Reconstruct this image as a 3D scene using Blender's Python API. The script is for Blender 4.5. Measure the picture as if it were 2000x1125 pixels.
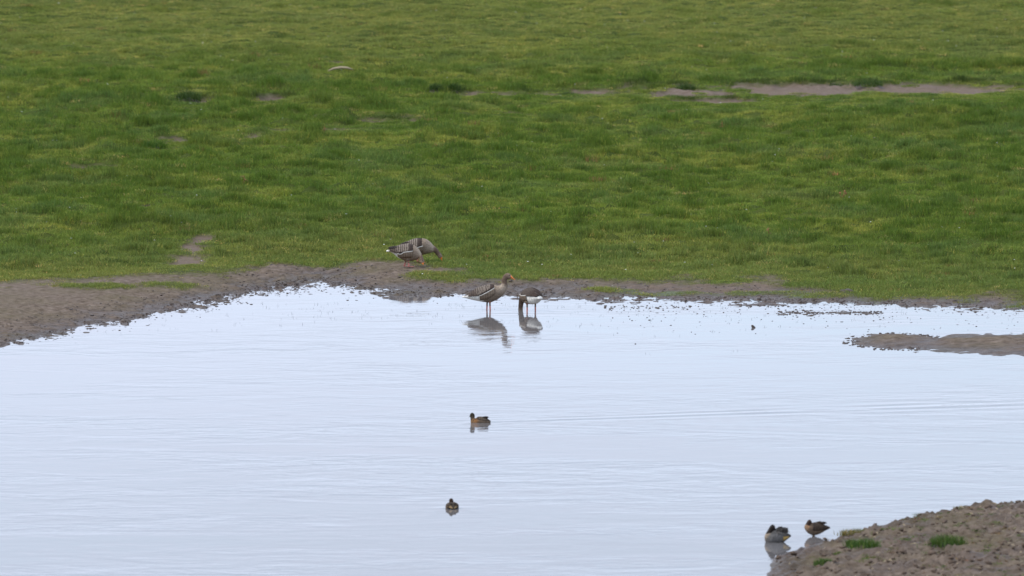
import bpy, math
import numpy as np
from mathutils import Vector, kdtree

R = math.radians
scene = bpy.context.scene
col = scene.collection
for o in list(bpy.data.objects):
    bpy.data.objects.remove(o)

# ------------------------------------------------------------------ camera
CAM_H = 14.7                 # an observation tower over the marsh
FPX = 20000.0                # focal length in units of a 2000 px wide frame
PITCH = math.atan(1834.5 / FPX)
cam_data = bpy.data.cameras.new('camera')
cam_data.sensor_width = 36.0
cam_data.lens = FPX / 2000.0 * 36.0
cam_data.clip_start = 1.0
cam_data.clip_end = 9000.0
cam_data.dof.use_dof = True
cam_data.dof.focus_distance = 158.0
cam_data.dof.aperture_fstop = 3.6
cam = bpy.data.objects.new('camera', cam_data)
cam.location = (0, 0, CAM_H)
cam.rotation_euler = (math.pi / 2 - PITCH, 0, 0)
col.objects.link(cam)
scene.camera = cam

# ------------------------------------------------------------------ sky and sun
SUN_EL, SUN_AZ = R(50), R(258)      # azimuth clockwise from +Y: from the left, a little behind the camera
world = bpy.data.worlds.new('World')
scene.world = world
world.use_nodes = True
wn, wl = world.node_tree.nodes, world.node_tree.links
for n in list(wn):
    wn.remove(n)
w_out = wn.new('ShaderNodeOutputWorld')
w_bg = wn.new('ShaderNodeBackground')
w_bg.inputs['Strength'].default_value = 0.12
sky = wn.new('ShaderNodeTexSky')
sky.sky_type = 'NISHITA'
sky.sun_disc = False
sky.sun_elevation = SUN_EL
sky.sun_rotation = SUN_AZ
sky.air_density = 1.0
sky.dust_density = 2.5
sky.ozone_density = 1.5
# a high, thin overcast mixed over the clear sky
w_tc = wn.new('ShaderNodeTexCoord')
w_map = wn.new('ShaderNodeMapping')
w_map.inputs['Scale'].default_value = (2.0, 2.0, 24.0)
w_noise = wn.new('ShaderNodeTexNoise')
w_noise.inputs['Scale'].default_value = 2.2
w_noise.inputs['Detail'].default_value = 5
w_ramp = wn.new('ShaderNodeMapRange')
w_ramp.inputs['From Min'].default_value = 0.3
w_ramp.inputs['From Max'].default_value = 0.72
w_ramp.inputs['To Min'].default_value = 0.5
w_ramp.inputs['To Max'].default_value = 0.92
w_mix = wn.new('ShaderNodeMixRGB')
w_cloud = wn.new('ShaderNodeMixRGB')
w_cloud.inputs[1].default_value = (8.2, 8.8, 11.0, 1)
w_cloud.inputs[2].default_value = (8.1, 9.7, 12.1, 1)
w_noise2 = wn.new('ShaderNodeTexNoise')
w_noise2.inputs['Scale'].default_value = 3.1
w_noise2.inputs['Detail'].default_value = 4
w_ramp2 = wn.new('ShaderNodeMapRange')
w_ramp2.inputs['From Min'].default_value = 0.36
w_ramp2.inputs['From Max'].default_value = 0.62
wl.new(w_map.outputs['Vector'], w_noise2.inputs['Vector'])
wl.new(w_noise2.outputs['Fac'], w_ramp2.inputs['Value'])
wl.new(w_ramp2.outputs['Result'], w_cloud.inputs['Fac'])
wl.new(w_cloud.outputs['Color'], w_mix.inputs[2])
wl.new(w_tc.outputs['Generated'], w_map.inputs['Vector'])
wl.new(w_map.outputs['Vector'], w_noise.inputs['Vector'])
wl.new(w_noise.outputs['Fac'], w_ramp.inputs['Value'])
wl.new(w_ramp.outputs['Result'], w_mix.inputs['Fac'])
wl.new(sky.outputs['Color'], w_mix.inputs[1])
wl.new(w_mix.outputs['Color'], w_bg.inputs['Color'])
wl.new(w_bg.outputs['Background'], w_out.inputs['Surface'])

sun_data = bpy.data.lights.new('sun', 'SUN')
sun_data.energy = 1.5
sun_data.angle = R(12)
sun_data.color = (1.0, 0.96, 0.9)
sun = bpy.data.objects.new('sun', sun_data)
d = Vector((math.sin(SUN_AZ) * math.cos(SUN_EL), math.cos(SUN_AZ) * math.cos(SUN_EL), math.sin(SUN_EL)))
sun.rotation_euler = d.to_track_quat('Z', 'Y').to_euler()
sun.location = (0, 0, 60)
col.objects.link(sun)

scene.view_settings.view_transform = 'Standard'
scene.view_settings.look = 'None'
scene.view_settings.gamma = 1.0
scene.view_settings.exposure = 0.32
scene.view_settings.use_curve_mapping = False
scene.cycles.max_bounces = 6

# ------------------------------------------------------------------ helpers
def ground(u, v, z=0.0):
    """place on the level z of the marsh that lies at this bearing"""
    dx, dy = (u - 1000.0) / FPX, (v - 562.5) / FPX
    c, s = math.cos(PITCH), math.sin(PITCH)
    fy, fz = c - dy * s, -s - dy * c
    t = (z - CAM_H) / fz
    return (dx * t, fy * t)

_rng = np.random.RandomState(7)
PERM = _rng.permutation(256)
PERM = np.concatenate([PERM, PERM, PERM])
GA = np.linspace(0, 2 * np.pi, 256, endpoint=False)
GX, GY = np.cos(GA), np.sin(GA)

def pn(x, y, seed=0):
    x = np.asarray(x, float) + seed * 17.31
    y = np.asarray(y, float) - seed * 9.77
    xi, yi = np.floor(x).astype(int), np.floor(y).astype(int)
    xf, yf = x - xi, y - yi
    u = xf * xf * xf * (xf * (xf * 6 - 15) + 10)
    v = yf * yf * yf * (yf * (yf * 6 - 15) + 10)
    def g(a, b, fx, fy):
        h = PERM[PERM[(xi + a) & 255] + ((yi + b) & 255)]
        return GX[h] * fx + GY[h] * fy
    n00, n10 = g(0, 0, xf, yf), g(1, 0, xf - 1, yf)
    n01, n11 = g(0, 1, xf, yf - 1), g(1, 1, xf - 1, yf - 1)
    return 1.5 * ((n00 * (1 - u) + n10 * u) * (1 - v) + (n01 * (1 - u) + n11 * u) * v)

def fbm(x, y, seed=0, octv=3):
    a, s, f = 1.0, 0.0, 1.0
    for i in range(octv):
        s = s + a * pn(x * f, y * f, seed + i)
        a *= 0.5
        f *= 2.03
    return s

def sstep(a, b, x):
    t = np.clip((x - a) / (b - a), 0, 1)
    return t * t * (3 - 2 * t)

def mesh_np(name, verts, quads=None, tris=None, smooth=True):
    me = bpy.data.meshes.new(name)
    verts = np.asarray(verts, np.float32)
    me.vertices.add(len(verts))
    me.vertices.foreach_set('co', verts.ravel())
    f = np.asarray(quads if quads is not None else tris, np.int32)
    k = f.shape[1]
    me.loops.add(f.size)
    me.loops.foreach_set('vertex_index', f.ravel())
    me.polygons.add(len(f))
    me.polygons.foreach_set('loop_start', np.arange(0, f.size, k, dtype=np.int32))
    me.polygons.foreach_set('use_smooth', np.full(len(f), smooth))
    me.update(calc_edges=True)
    me.validate()
    return me

def grid_quads(nr, nc):
    i = np.arange(nr * nc).reshape(nr, nc)
    return np.stack([i[:-1, :-1], i[:-1, 1:], i[1:, 1:], i[1:, :-1]], -1).reshape(-1, 4)

def set_col(me, name, c):
    a = me.attributes.new(name, 'FLOAT_COLOR', 'POINT')
    c = np.asarray(c, np.float32)
    if c.shape[1] == 3:
        c = np.concatenate([c, np.ones((len(c), 1), np.float32)], 1)
    a.data.foreach_set('color', c.ravel())

def link(name, me, mat=None, parent=None, loc=None):
    o = bpy.data.objects.new(name, me)
    col.objects.link(o)
    if mat is not None:
        me.materials.append(mat)
    if parent is not None:
        o.parent = parent
    if loc is not None:
        o.location = loc
    return o

def tag(o, label=None, cat=None, group=None, kind=None):
    for k, val in (('label', label), ('category', cat), ('group', group), ('kind', kind)):
        if val:
            o[k] = val
    return o

def new_mat(name):
    m = bpy.data.materials.new(name)
    m.use_nodes = True
    nt = m.node_tree
    return m, nt, nt.nodes['Principled BSDF'], nt.nodes['Material Output']

def nd(nt, kind, **kw):
    n = nt.nodes.new(kind)
    for k, val in kw.items():
        setattr(n, k, val)
    return n

# ------------------------------------------------------------------ the lie of the land
def to_ground(pts, z):
    return np.array([ground(u, v, z) for u, v in pts])

SHORE = to_ground([(-400, 760), (0, 676), (150, 645), (282, 619), (330, 606), (400, 592), (450, 580), (500, 567),
                   (540, 562), (590, 554), (620, 550), (655, 553), (700, 563), (740, 571), (780, 577), (830, 578),
                   (880, 575), (940, 576), (1000, 578), (1060, 579), (1130, 582), (1200, 585), (1300, 586),
                   (1400, 588), (1500, 590), (1600, 592), (1718, 595), (1850, 600), (2000, 606), (2400, 625)], 0)
TURF = to_ground([(-400, 590), (0, 566), (200, 552), (282, 547), (330, 546), (400, 538), (500, 532), (522, 524), (600, 523),
                  (680, 518), (750, 516), (800, 522), (850, 526), (905, 530), (930, 540), (1000, 544), (1060, 546),
                  (1120, 547), (1200, 546), (1300, 548), (1400, 549), (1500, 551), (1560, 558), (1640, 569),
                  (1718, 575), (1850, 580), (2000, 584), (2400, 592)], 0.09)
BANK = to_ground([(1484, 1210), (1488, 1140), (1502, 1104), (1522, 1085), (1560, 1077), (1600, 1067), (1650, 1049),
                  (1718, 1028), (1850, 1002), (2000, 985), (2300, 960)], 0)

def y_shore(x): return np.interp(x, SHORE[:, 0], SHORE[:, 1])
def y_turf(x): return np.interp(x, TURF[:, 0], TURF[:, 1])

def patch(u, v, ru, rv, z=0.13):
    if z == 0.13 and u < 1200 and v < 450:
        rv *= 0.72
        ru *= 0.85
    x, y = ground(u, v, z)
    k = FPX / y
    return (x, y, ru / k, rv / (k * CAM_H / y))

# bare mud in the turf: (u, v, half width, half height)
MUDS = [patch(*p) for p in [
    (1480, 177, 215, 11), (1640, 176, 150, 11), (1330, 186, 60, 8), (1390, 199, 110, 4), (1820, 174, 180, 10),
    (1110, 184, 85, 6), (1180, 181, 60, 5), (945, 185, 60, 5), (525, 196, 45, 6.5), (375, 200, 48, 6.5),
    (745, 240, 70, 7), (790, 238, 40, 8), (345, 276, 38, 9), (497, 268, 26, 6), (285, 404, 18, 5), (285, 421, 20, 5),
    (362, 508, 42, 11), (375, 485, 30, 10), (388, 468, 28, 7), (1000, 226, 60, 3), (180, 330, 60, 6), (1380, 553, 150, 7),
    (662, 122, 20, 2.5), (560, 255, 50, 3), (640, 255, 60, 3)]]
# turf beyond the turf line: low grassy lips down towards the water
TURFS = [patch(*p, z=0.07) for p in [(870, 541, 85, 9), (960, 538, 70, 9), (330, 560, 70, 6), (1320, 566, 120, 5),
                                     (1460, 566, 120, 5), (1600, 572, 60, 4), (200, 566, 90, 6), (1210, 562, 60, 3)]]
# low bars of mud in the shallows and the spit at the right
BARS = [patch(*p, z=0) for p in [(1620, 611, 85, 2.4), (1560, 615, 40, 1.8), (1690, 613, 40, 2.2), (1490, 596, 60, 1.8),
                                 (800, 579, 40, 2.5), (1130, 585, 60, 2), (1040, 584, 40, 2.2)]]
SPIT = patch(1755, 667, 88, 14, z=0)
SPIT2 = patch(1960, 672, 190, 20, z=0)

def ellipse(x, y, p, wob=0.3, seed=3):
    dd = np.hypot((x - p[0]) / p[2], (y - p[1]) / p[3])
    return dd + wob * pn(x * 1.7 + p[0], y * 0.8, seed) + 0.5 * wob * pn(x * 5, y * 2.4, seed + 1)

def apply_patch(field, x, y, p, fn, wob=0.3, seed=3, reach=1.7):
    sel = (np.abs(x - p[0]) < reach * p[2]) & (np.abs(y - p[1]) < reach * p[3])
    if sel.any():
        field[sel] = fn(field[sel], x[sel], y[sel], ellipse(x[sel], y[sel], p, wob, seed))

def masks(x, y):
    """turf cover 0..1, and how far the field's own bare patches reach"""
    n = 1.1 * fbm(x * 0.55, y * 0.35, 11, 3) + 0.35 * fbm(x * 3.1, y * 1.6, 15, 2)
    e = y - y_turf(x) + n
    g = sstep(-0.35, 0.9, e)
    for p in TURFS:
        apply_patch(g, x, y, p, lambda f, a, b, dd: np.maximum(f, 0.8 * sstep(1.15, 0.7, dd)))
    m = np.zeros_like(g)
    for p in MUDS:
        apply_patch(m, x, y, p, lambda f, a, b, dd: np.maximum(f, sstep(1.15, 0.7, dd + 0.3 * fbm(a * 2.6, b * 1.5, 23, 3))), 0.45)
    m = m * (1 - 0.9 * sstep(0.3, 0.6, fbm(x * 1.3, y * 0.6, 211, 3)) * sstep(8.0, 14.0, y - y_turf(x)))
    return g * (1 - m), m

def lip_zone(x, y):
    """the rank grass along the far edge of each bare patch; its tint also carries painted shade"""
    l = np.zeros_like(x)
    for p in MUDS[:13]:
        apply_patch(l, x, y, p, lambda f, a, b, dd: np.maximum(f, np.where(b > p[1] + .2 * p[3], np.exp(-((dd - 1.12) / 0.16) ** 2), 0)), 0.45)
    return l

def clump_zone(x, y):
    c_ = np.maximum(sstep(0.2, 0.75, fbm(x * 1.9, y * 1.5, 121, 2)), 0.8 * sstep(0.4, 0.8, pn(x * 4.2, y * 3.2, 171)))
    return c_ * sstep(1.0, 3.5, y - y_turf(x)) * (1 - 0.75 * sstep(200, 222, y))

def band_zone(x, y):
    return sstep(0.12, 0.6, fbm(x * 0.16 + 0.03 * y, y * 0.30, 201, 3)) * sstep(2.0, 6.0, y - y_turf(x))

def flat_zone(x, y):
    m2 = np.zeros_like(x)
    for p in MUDS:
        q = (p[0], p[1] - 0.8 * p[3] - 0.5, p[2] * 1.2, p[3] * 2.0 + 0.6)
        apply_patch(m2, x, y, q, lambda f_, a, b, dd: np.maximum(f_, sstep(1.4, 0.8, dd)))
    return m2

PROF_S = [-60, -20, -8, -4, -2, -0.8, 0, 0.8, 2, 3.5, 6, 10, 200]
PROF_Z = [-0.6, -0.4, -0.22, -0.13, -0.065, -0.019, 0, 0.016, 0.05, 0.09, 0.12, 0.13, 0.13]

def hgt(x, y):
    x = np.asarray(x, float)
    y = np.asarray(y, float)
    s = y - y_shore(x) + 0.35 * fbm(x * 0.8, y * 0.5, 21, 2)
    z = np.interp(s, PROF_S, PROF_Z)
    g, m = masks(x, y)
    near = sstep(-3.2, -0.6, s) * sstep(9, 3.5, s)
    leftw = np.exp(-((x + 3.6) / 1.6) ** 2)
    clod = np.abs(fbm(x * 3.6, y * 2.6, 31, 4)) - 0.32
    z = z + near * (1 - 0.6 * g) * (0.045 + 0.02 * leftw) * clod
    z = z + near * (1 - 0.6 * g) * 0.016 * pn(x * 1.4, y * 0.9, 41)
    m2 = flat_zone(x, y)
    f = sstep(0.3, 3.0, y - y_turf(x)) * (1 - m) * (1 - 0.8 * m2)
    hum = np.maximum(fbm(x * 0.85, y * 0.62, 51, 3), -0.35)
    z = z + f * (0.085 * hum + 0.05 * fbm(x * 2.2, y * 1.7, 61, 2) + 0.08 * pn(x * 0.13, y * 0.10, 71)
             + 0.07 * clump_zone(x, y) + 0.05 * band_zone(x, y))
    z = z + 0.02 * sstep(0.05, 0.6, g) * sstep(0.0, 1.0, s)
    z = z + 0.05 * lip_zone(x, y) - 0.03 * m * sstep(2.0, 5.0, s)
    z = z + m * 0.012 * fbm(x * 3.5, y * 2.0, 81, 2)
    for p in BARS:
        apply_patch(z, x, y, p, lambda f, a, b, dd: np.maximum(f, np.where(
            dd < 1.2, -0.012 + 0.03 * fbm(a * 4, b * 2.5, 91, 3) + 0.012 * (1.0 - dd), -9)), 0.35, 5)
    for p in (SPIT, SPIT2):
        apply_patch(z, x, y, p, lambda f, a, b, dd: np.maximum(f, np.where(
            dd < 1.5, 0.085 * (1 - dd) + 0.02 * fbm(a * 5, b * 3.5, 93, 3), -9)), 0.16, 7, 2.0)
    # the near bank at the right
    sel = (y < 140) & (x > 1.5)
    if sel.any():
        z[sel] = np.maximum(z[sel], bank_z(x[sel], y[sel]))
    return z

def bank_z(x, y):
    yb = np.interp(x, BANK[:, 0], BANK[:, 1])
    xb = np.interp(y, BANK[:, 1], BANK[:, 0])
    sb = np.minimum(yb - y, 1.6 * (x - xb)) + 0.16 * fbm(x * 1.6, y * 1.2, 95, 3)
    zb = np.interp(sb, [-6, -0.5, 0, 0.35, 0.9, 2.0, 4.0, 12], [-0.6, -0.06, 0, 0.06, 0.12, 0.19, 0.25, 0.3])
    rough = sstep(-0.1, 0.4, sb)
    zb = zb + rough * (0.036 * fbm(x * 3.2, y * 2.6, 97, 3) + 0.08 * (np.abs(fbm(x * 6.5, y * 5, 98, 2)) - 0.25)) \
        + (1 - rough) * 0.008 * pn(x * 5, y * 4, 99)
    return zb

def bank_s(x, y):
    yb = np.interp(x, BANK[:, 0], BANK[:, 1])
    xb = np.interp(y, BANK[:, 1], BANK[:, 0])
    return np.where((y < 140) & (x > 1.5), np.minimum(yb - y, 1.6 * (x - xb)), -9)

def land(u, v, z=0.1):
    """point of the terrain surface on this bearing"""
    for i in range(8):
        x, y = ground(u, v, z)
        z = float(hgt(np.array([x]), np.array([y]))[0])
    return (x, y, z)

# ------------------------------------------------------------------ materials
def ground_material():
    m, nt, bs, out = new_mat('marsh_soil')
    L = nt.links.new
    at = nd(nt, 'ShaderNodeAttribute', attribute_name='cover')
    sep = nd(nt, 'ShaderNodeSeparateColor')
    L(at.outputs['Color'], sep.inputs['Color'])
    geo = nd(nt, 'ShaderNodeNewGeometry')
    def noise(scale, detail, vec=None):
        n = nd(nt, 'ShaderNodeTexNoise')
        n.inputs['Scale'].default_value = scale
        n.inputs['Detail'].default_value = detail
        L(vec or geo.outputs['Position'], n.inputs['Vector'])
        return n
    n1, n2, n3 = noise(0.7, 4), noise(9.0, 5), noise(45.0, 3)
    mud = nd(nt, 'ShaderNodeValToRGB')
    cr = mud.color_ramp
    cr.elements[0].position = 0.3
    cr.elements[0].color = (0.098, 0.072, 0.052, 1)
    cr.elements[1].position = 0.7
    cr.elements[1].color = (0.225, 0.175, 0.135, 1)
    L(n2.outputs['Fac'], mud.inputs['Fac'])
    # algae-tinged drier mud
    olive = nd(nt, 'ShaderNodeMixRGB')
    olive.inputs[2].default_value = (0.125, 0.105, 0.055, 1)
    mr = nd(nt, 'ShaderNodeMapRange')
    mr.inputs['From Min'].default_value = 0.45
    mr.inputs['From Max'].default_value = 0.7
    mr.inputs['To Max'].default_value = 0.55
    L(n1.outputs['Fac'], mr.inputs['Value'])
    L(mr.outputs['Result'], olive.inputs['Fac'])
    L(mud.outputs['Color'], olive.inputs[1])
    dry = nd(nt, 'ShaderNodeMixRGB')
    dry.inputs[2].default_value = (0.185, 0.135, 0.102, 1)
    dm = nd(nt, 'ShaderNodeMath', operation='MULTIPLY')
    dm2 = nd(nt, 'ShaderNodeMath', operation='MULTIPLY')
    L(sep.outputs['Blue'], dm2.inputs[0])
    L(n1.outputs['Fac'], dm2.inputs[1])
    L(dm2.outputs[0], dm.inputs[0])
    dm.inputs[1].default_value = 1.0
    L(dm.outputs[0], dry.inputs['Fac'])
    L(olive.outputs['Color'], dry.inputs[1])
    olive = dry
    wet = nd(nt, 'ShaderNodeMixRGB', blend_type='MULTIPLY')
    wet.inputs[2].default_value = (0.52, 0.47, 0.45, 1)
    L(sep.outputs['Green'], wet.inputs['Fac'])
    L(olive.outputs['Color'], wet.inputs[1])
    turf = nd(nt, 'ShaderNodeValToRGB')
    cr = turf.color_ramp
    cr.elements[0].position = 0.3
    cr.elements[0].color = (0.040, 0.060, 0.012, 1)
    cr.elements[1].position = 0.72
    cr.elements[1].color = (0.085, 0.10, 0.022, 1)
    L(n1.outputs['Fac'], turf.inputs['Fac'])
    mix = nd(nt, 'ShaderNodeMixRGB')
    L(sep.outputs['Red'], mix.inputs['Fac'])
    L(wet.outputs['Color'], mix.inputs[1])
    L(turf.outputs['Color'], mix.inputs[2])
    L(mix.outputs['Color'], bs.inputs['Base Color'])
    rg = nd(nt, 'ShaderNodeMapRange')
    rg.inputs['To Min'].default_value = 0.85
    rg.inputs['To Max'].default_value = 0.38
    L(sep.outputs['Green'], rg.inputs['Value'])
    L(rg.outputs['Result'], bs.inputs['Roughness'])
    sp = nd(nt, 'ShaderNodeMapRange')
    sp.inputs['To Min'].default_value = 0.03
    sp.inputs['To Max'].default_value = 0.16
    L(sep.outputs['Green'], sp.inputs['Value'])
    L(sp.outputs['Result'], bs.inputs['Specular IOR Level'])
    bm = nd(nt, 'ShaderNodeBump')
    bm.inputs['Distance'].default_value = 0.03
    bm.inputs['Strength'].default_value = 0.8
    L(n3.outputs['Fac'], bm.inputs['Height'])
    L(bm.outputs['Normal'], bs.inputs['Normal'])
    return m

def water_material():
    m, nt, bs, out = new_mat('marsh_water')
    L = nt.links.new
    bs.inputs['Base Color'].default_value = (0.15, 0.14, 0.135, 1)
    bs.inputs['Roughness'].default_value = 0.02
    bs.inputs['IOR'].default_value = 1.333
    geo = nd(nt, 'ShaderNodeNewGeometry')
    def noise(scale, detail, sc, rough=0.5):
        mp = nd(nt, 'ShaderNodeMapping')
        mp.inputs['Scale'].default_value = sc
        mp.inputs['Rotation'].default_value = (0, 0, 0.12)
        L(geo.outputs['Position'], mp.inputs['Vector'])
        n = nd(nt, 'ShaderNodeTexNoise')
        n.inputs['Scale'].default_value = scale
        n.inputs['Detail'].default_value = detail
        n.inputs['Roughness'].default_value = rough
        n.inputs['Distortion'].default_value = 0.7
        L(mp.outputs['Vector'], n.inputs['Vector'])
        return n
    fine = noise(5.0, 3, (0.5, 1.0, 1))
    broad = noise(1.3, 3, (0.55, 1.0, 1))
    gust = noise(0.35, 4, (0.5, 1.0, 1), 0.6)
    gm = nd(nt, 'ShaderNodeMapRange')
    gm.inputs['From Min'].default_value = 0.42
    gm.inputs['From Max'].default_value = 0.62
    gm.inputs['To Min'].default_value = 0.12
    gm.inputs['To Max'].default_value = 1.0
    L(gust.outputs['Fac'], gm.inputs['Value'])
    # calmer in the shallows by the far shore
    sx = nd(nt, 'ShaderNodeSeparateXYZ')
    L(geo.outputs['Position'], sx.inputs['Vector'])
    cm = nd(nt, 'ShaderNodeMapRange')
    cm.inputs['From Min'].default_value = 134.0
    cm.inputs['From Max'].default_value = 157.0
    cm.inputs['To Min'].default_value = 1.0
    cm.inputs['To Max'].default_value = 0.5
    L(sx.outputs['Y'], cm.inputs['Value'])
    st = nd(nt, 'ShaderNodeMath', operation='MULTIPLY')
    L(gm.outputs['Result'], st.inputs[0])
    L(cm.outputs['Result'], st.inputs[1])
    b1 = nd(nt, 'ShaderNodeBump')
    b1.inputs['Distance'].default_value = 0.012
    L(broad.outputs['Fac'], b1.inputs['Height'])
    L(st.outputs[0], b1.inputs['Strength'])
    b2 = nd(nt, 'ShaderNodeBump')
    b2.inputs['Distance'].default_value = 0.0055
    L(fine.outputs['Fac'], b2.inputs['Height'])
    L(st.outputs[0], b2.inputs['Strength'])
    L(b1.outputs['Normal'], b2.inputs['Normal'])
    L(b2.outputs['Normal'], bs.inputs['Normal'])
    return m

def plain_material(name, rgb, rough=0.7, spec=0.3, var=0.25, scale=30.0):
    m, nt, bs, out = new_mat(name)
    L = nt.links.new
    tc = nd(nt, 'ShaderNodeTexCoord')
    n = nd(nt, 'ShaderNodeTexNoise')
    n.inputs['Scale'].default_value = scale
    n.inputs['Detail'].default_value = 4
    L(tc.outputs['Object'], n.inputs['Vector'])
    mx = nd(nt, 'ShaderNodeMixRGB')
    mx.inputs[1].default_value = tuple(c * (1 - var) for c in rgb) + (1,)
    mx.inputs[2].default_value = tuple(min(1, c * (1 + var)) for c in rgb) + (1,)
    L(n.outputs['Fac'], mx.inputs['Fac'])
    L(mx.outputs['Color'], bs.inputs['Base Color'])
    bs.inputs['Roughness'].default_value = rough
    bs.inputs['Specular IOR Level'].default_value = spec
    return m

def plumage_material():
    m, nt, bs, out = new_mat('plumage')
    L = nt.links.new
    at = nd(nt, 'ShaderNodeAttribute', attribute_name='plumage')
    tc = nd(nt, 'ShaderNodeTexCoord')
    mp = nd(nt, 'ShaderNodeMapping')
    mp.inputs['Scale'].default_value = (45, 80, 80)
    n = nd(nt, 'ShaderNodeTexNoise')
    n.inputs['Scale'].default_value = 1.0
    n.inputs['Detail'].default_value = 3
    L(tc.outputs['Object'], mp.inputs['Vector'])
    L(mp.outputs['Vector'], n.inputs['Vector'])
    mr = nd(nt, 'ShaderNodeMapRange')
    mr.inputs['From Min'].default_value = 0.3
    mr.inputs['From Max'].default_value = 0.7
    mr.inputs['To Min'].default_value = 0.62
    mr.inputs['To Max'].default_value = 1.28
    L(n.outputs['Fac'], mr.inputs['Value'])
    mx = nd(nt, 'ShaderNodeMixRGB', blend_type='MULTIPLY')
    mx.inputs['Fac'].default_value = 1
    L(at.outputs['Color'], mx.inputs[1])
    L(mr.outputs['Result'], mx.inputs[2])
    L(mx.outputs['Color'], bs.inputs['Base Color'])
    bs.inputs['Roughness'].default_value = 0.75
    bs.inputs['Specular IOR Level'].default_value = 0.2
    bm = nd(nt, 'ShaderNodeBump')
    bm.inputs['Distance'].default_value = 0.004
    bm.inputs['Strength'].default_value = 0.5
    L(n.outputs['Fac'], bm.inputs['Height'])
    L(bm.outputs['Normal'], bs.inputs['Normal'])
    return m

def blade_material(name, instancer=True):
    m, nt, bs, out = new_mat(name)
    L = nt.links.new
    at = nd(nt, 'ShaderNodeAttribute', attribute_name='tint')
    at.attribute_type = 'INSTANCER' if instancer else 'GEOMETRY'
    bl = nd(nt, 'ShaderNodeAttribute', attribute_name='blade')
    mx = nd(nt, 'ShaderNodeMixRGB', blend_type='MULTIPLY')
    mx.inputs['Fac'].default_value = 1
    L(at.outputs['Color'], mx.inputs[1])
    L(bl.outputs['Color'], mx.inputs[2])
    nt.nodes.remove(bs)
    df = nd(nt, 'ShaderNodeBsdfDiffuse')
    tr = nd(nt, 'ShaderNodeBsdfTranslucent')
    L(mx.outputs['Color'], df.inputs['Color'])
    L(mx.outputs['Color'], tr.inputs['Color'])
    ms = nd(nt, 'ShaderNodeMixShader')
    ms.inputs['Fac'].default_value = 0.3
    L(df.outputs[0], ms.inputs[1])
    L(tr.outputs[0], ms.inputs[2])
    gl = nd(nt, 'ShaderNodeBsdfGlossy')
    gl.inputs['Roughness'].default_value = 0.45
    gl.inputs['Color'].default_value = (1, 1, 1, 1)
    m2 = nd(nt, 'ShaderNodeMixShader')
    m2.inputs['Fac'].default_value = 0.012
    L(ms.outputs[0], m2.inputs[1])
    L(gl.outputs[0], m2.inputs[2])
    L(m2.outputs[0], out.inputs['Surface'])
    return m

M_SOIL = ground_material()
M_WATER = water_material()
M_PLUME = plumage_material()
M_BLADE = blade_material('grass_blade')
M_TUSSOCK = blade_material('tussock_blade', False)
M_EYE = plain_material('eye_black', (0.008, 0.006, 0.005), 0.15, 0.5)
M_BILL_ORANGE = plain_material('orange_bill', (0.78, 0.20, 0.03), 0.4, 0.4, 0.18, 40)
M_BILL_DARK = plain_material('dark_bill', (0.03, 0.026, 0.022), 0.4, 0.4)
M_CLOD = plain_material('wet_mud_clod', (0.075, 0.055, 0.044), 0.5, 0.25, 0.5, 12)
M_STONE = plain_material('dry_clod', (0.115, 0.082, 0.060), 0.85, 0.1, 0.6, 7)
M_PALE = plain_material('pale_wood', (0.36, 0.29, 0.19), 0.8, 0.1, 0.3, 8)
M_DOCK = plain_material('dead_dock', (0.24, 0.12, 0.055), 0.9, 0.1, 0.3, 30)
M_WHITE = plain_material('daisy_white', (0.75, 0.75, 0.68), 0.7, 0.2, 0.1)
M_STEM = plain_material('drowned_stem', (0.045, 0.05, 0.035), 0.6, 0.3, 0.3, 5)

# ------------------------------------------------------------------ ground
def axis(segs):
    out = []
    for a, b, st in segs:
        out.append(np.arange(a, b - st * 0.3, st))
    out.append(np.array([segs[-1][1]]))
    return np.concatenate(out)

gx = axis([(-4000, -400, 900), (-400, -40, 60), (-40, -15, 2.5), (-15, -9.6, 0.25), (-9.6, 9.6, 0.065), (9.6, 15, 0.25), (15, 40, 2.5), (40, 400, 60), (400, 4000, 900)])
gy = axis([(-1500, -100, 350), (-100, 60, 20), (60, 110, 2.0), (110, 119, 0.25), (119, 133.5, 0.06), (133.5, 144, 0.35), (144, 168, 0.06), (168, 200, 0.12), (200, 245, 0.16), (245, 300, 1.5), (300, 700, 40), (700, 7000, 900)])
XX, YY = np.meshgrid(gx, gy)
ZZ = hgt(XX, YY)
ZZ = np.where(YY < 100, np.minimum(ZZ, -0.3), ZZ)
gme = mesh_np('ground', np.stack([XX, YY, ZZ], -1).reshape(-1, 3), grid_quads(len(gy), len(gx)))
G_, M_ = masks(XX, YY)
bs_ = bank_s(XX, YY)
wet_ = sstep(0.075, 0.0, ZZ + 0.02 * pn(XX * 2, YY * 1.2, 5))
wet_ = np.maximum(wet_, 0.22 * M_ * (0.5 + 0.5 * pn(XX * 1.1, YY * 0.6, 8)))
bw_ = np.clip(sstep(0.9, 0.1, bs_ + 0.3 * pn(XX * 1.2, YY * 0.9, 12)) + 0.1 + 0.5 * sstep(-0.1, 0.4, fbm(XX * 1.5, YY * 1.0, 13, 3)), 0, 1)
wet_ = np.where(bs_ > 0.0, bw_, wet_)
G_ = np.where(bs_ > -2, 0.0, G_)
set_col(gme, 'cover', np.stack([G_, wet_, M_], -1).reshape(-1, 3))
ground_obj = tag(link('ground', gme, M_SOIL), 'flat green marsh with a bare mud shore round the pool', None, None, 'structure')

# ------------------------------------------------------------------ water, with the wakes of the swimming ducks
DUCK_A = ground(937, 825.8, 0)
DUCK_B = ground(883, 992.5, 0)
GOOSE_A = ground(954, 605.3, 0)
GOOSE_B = ground(1037, 607, 0)

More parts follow.
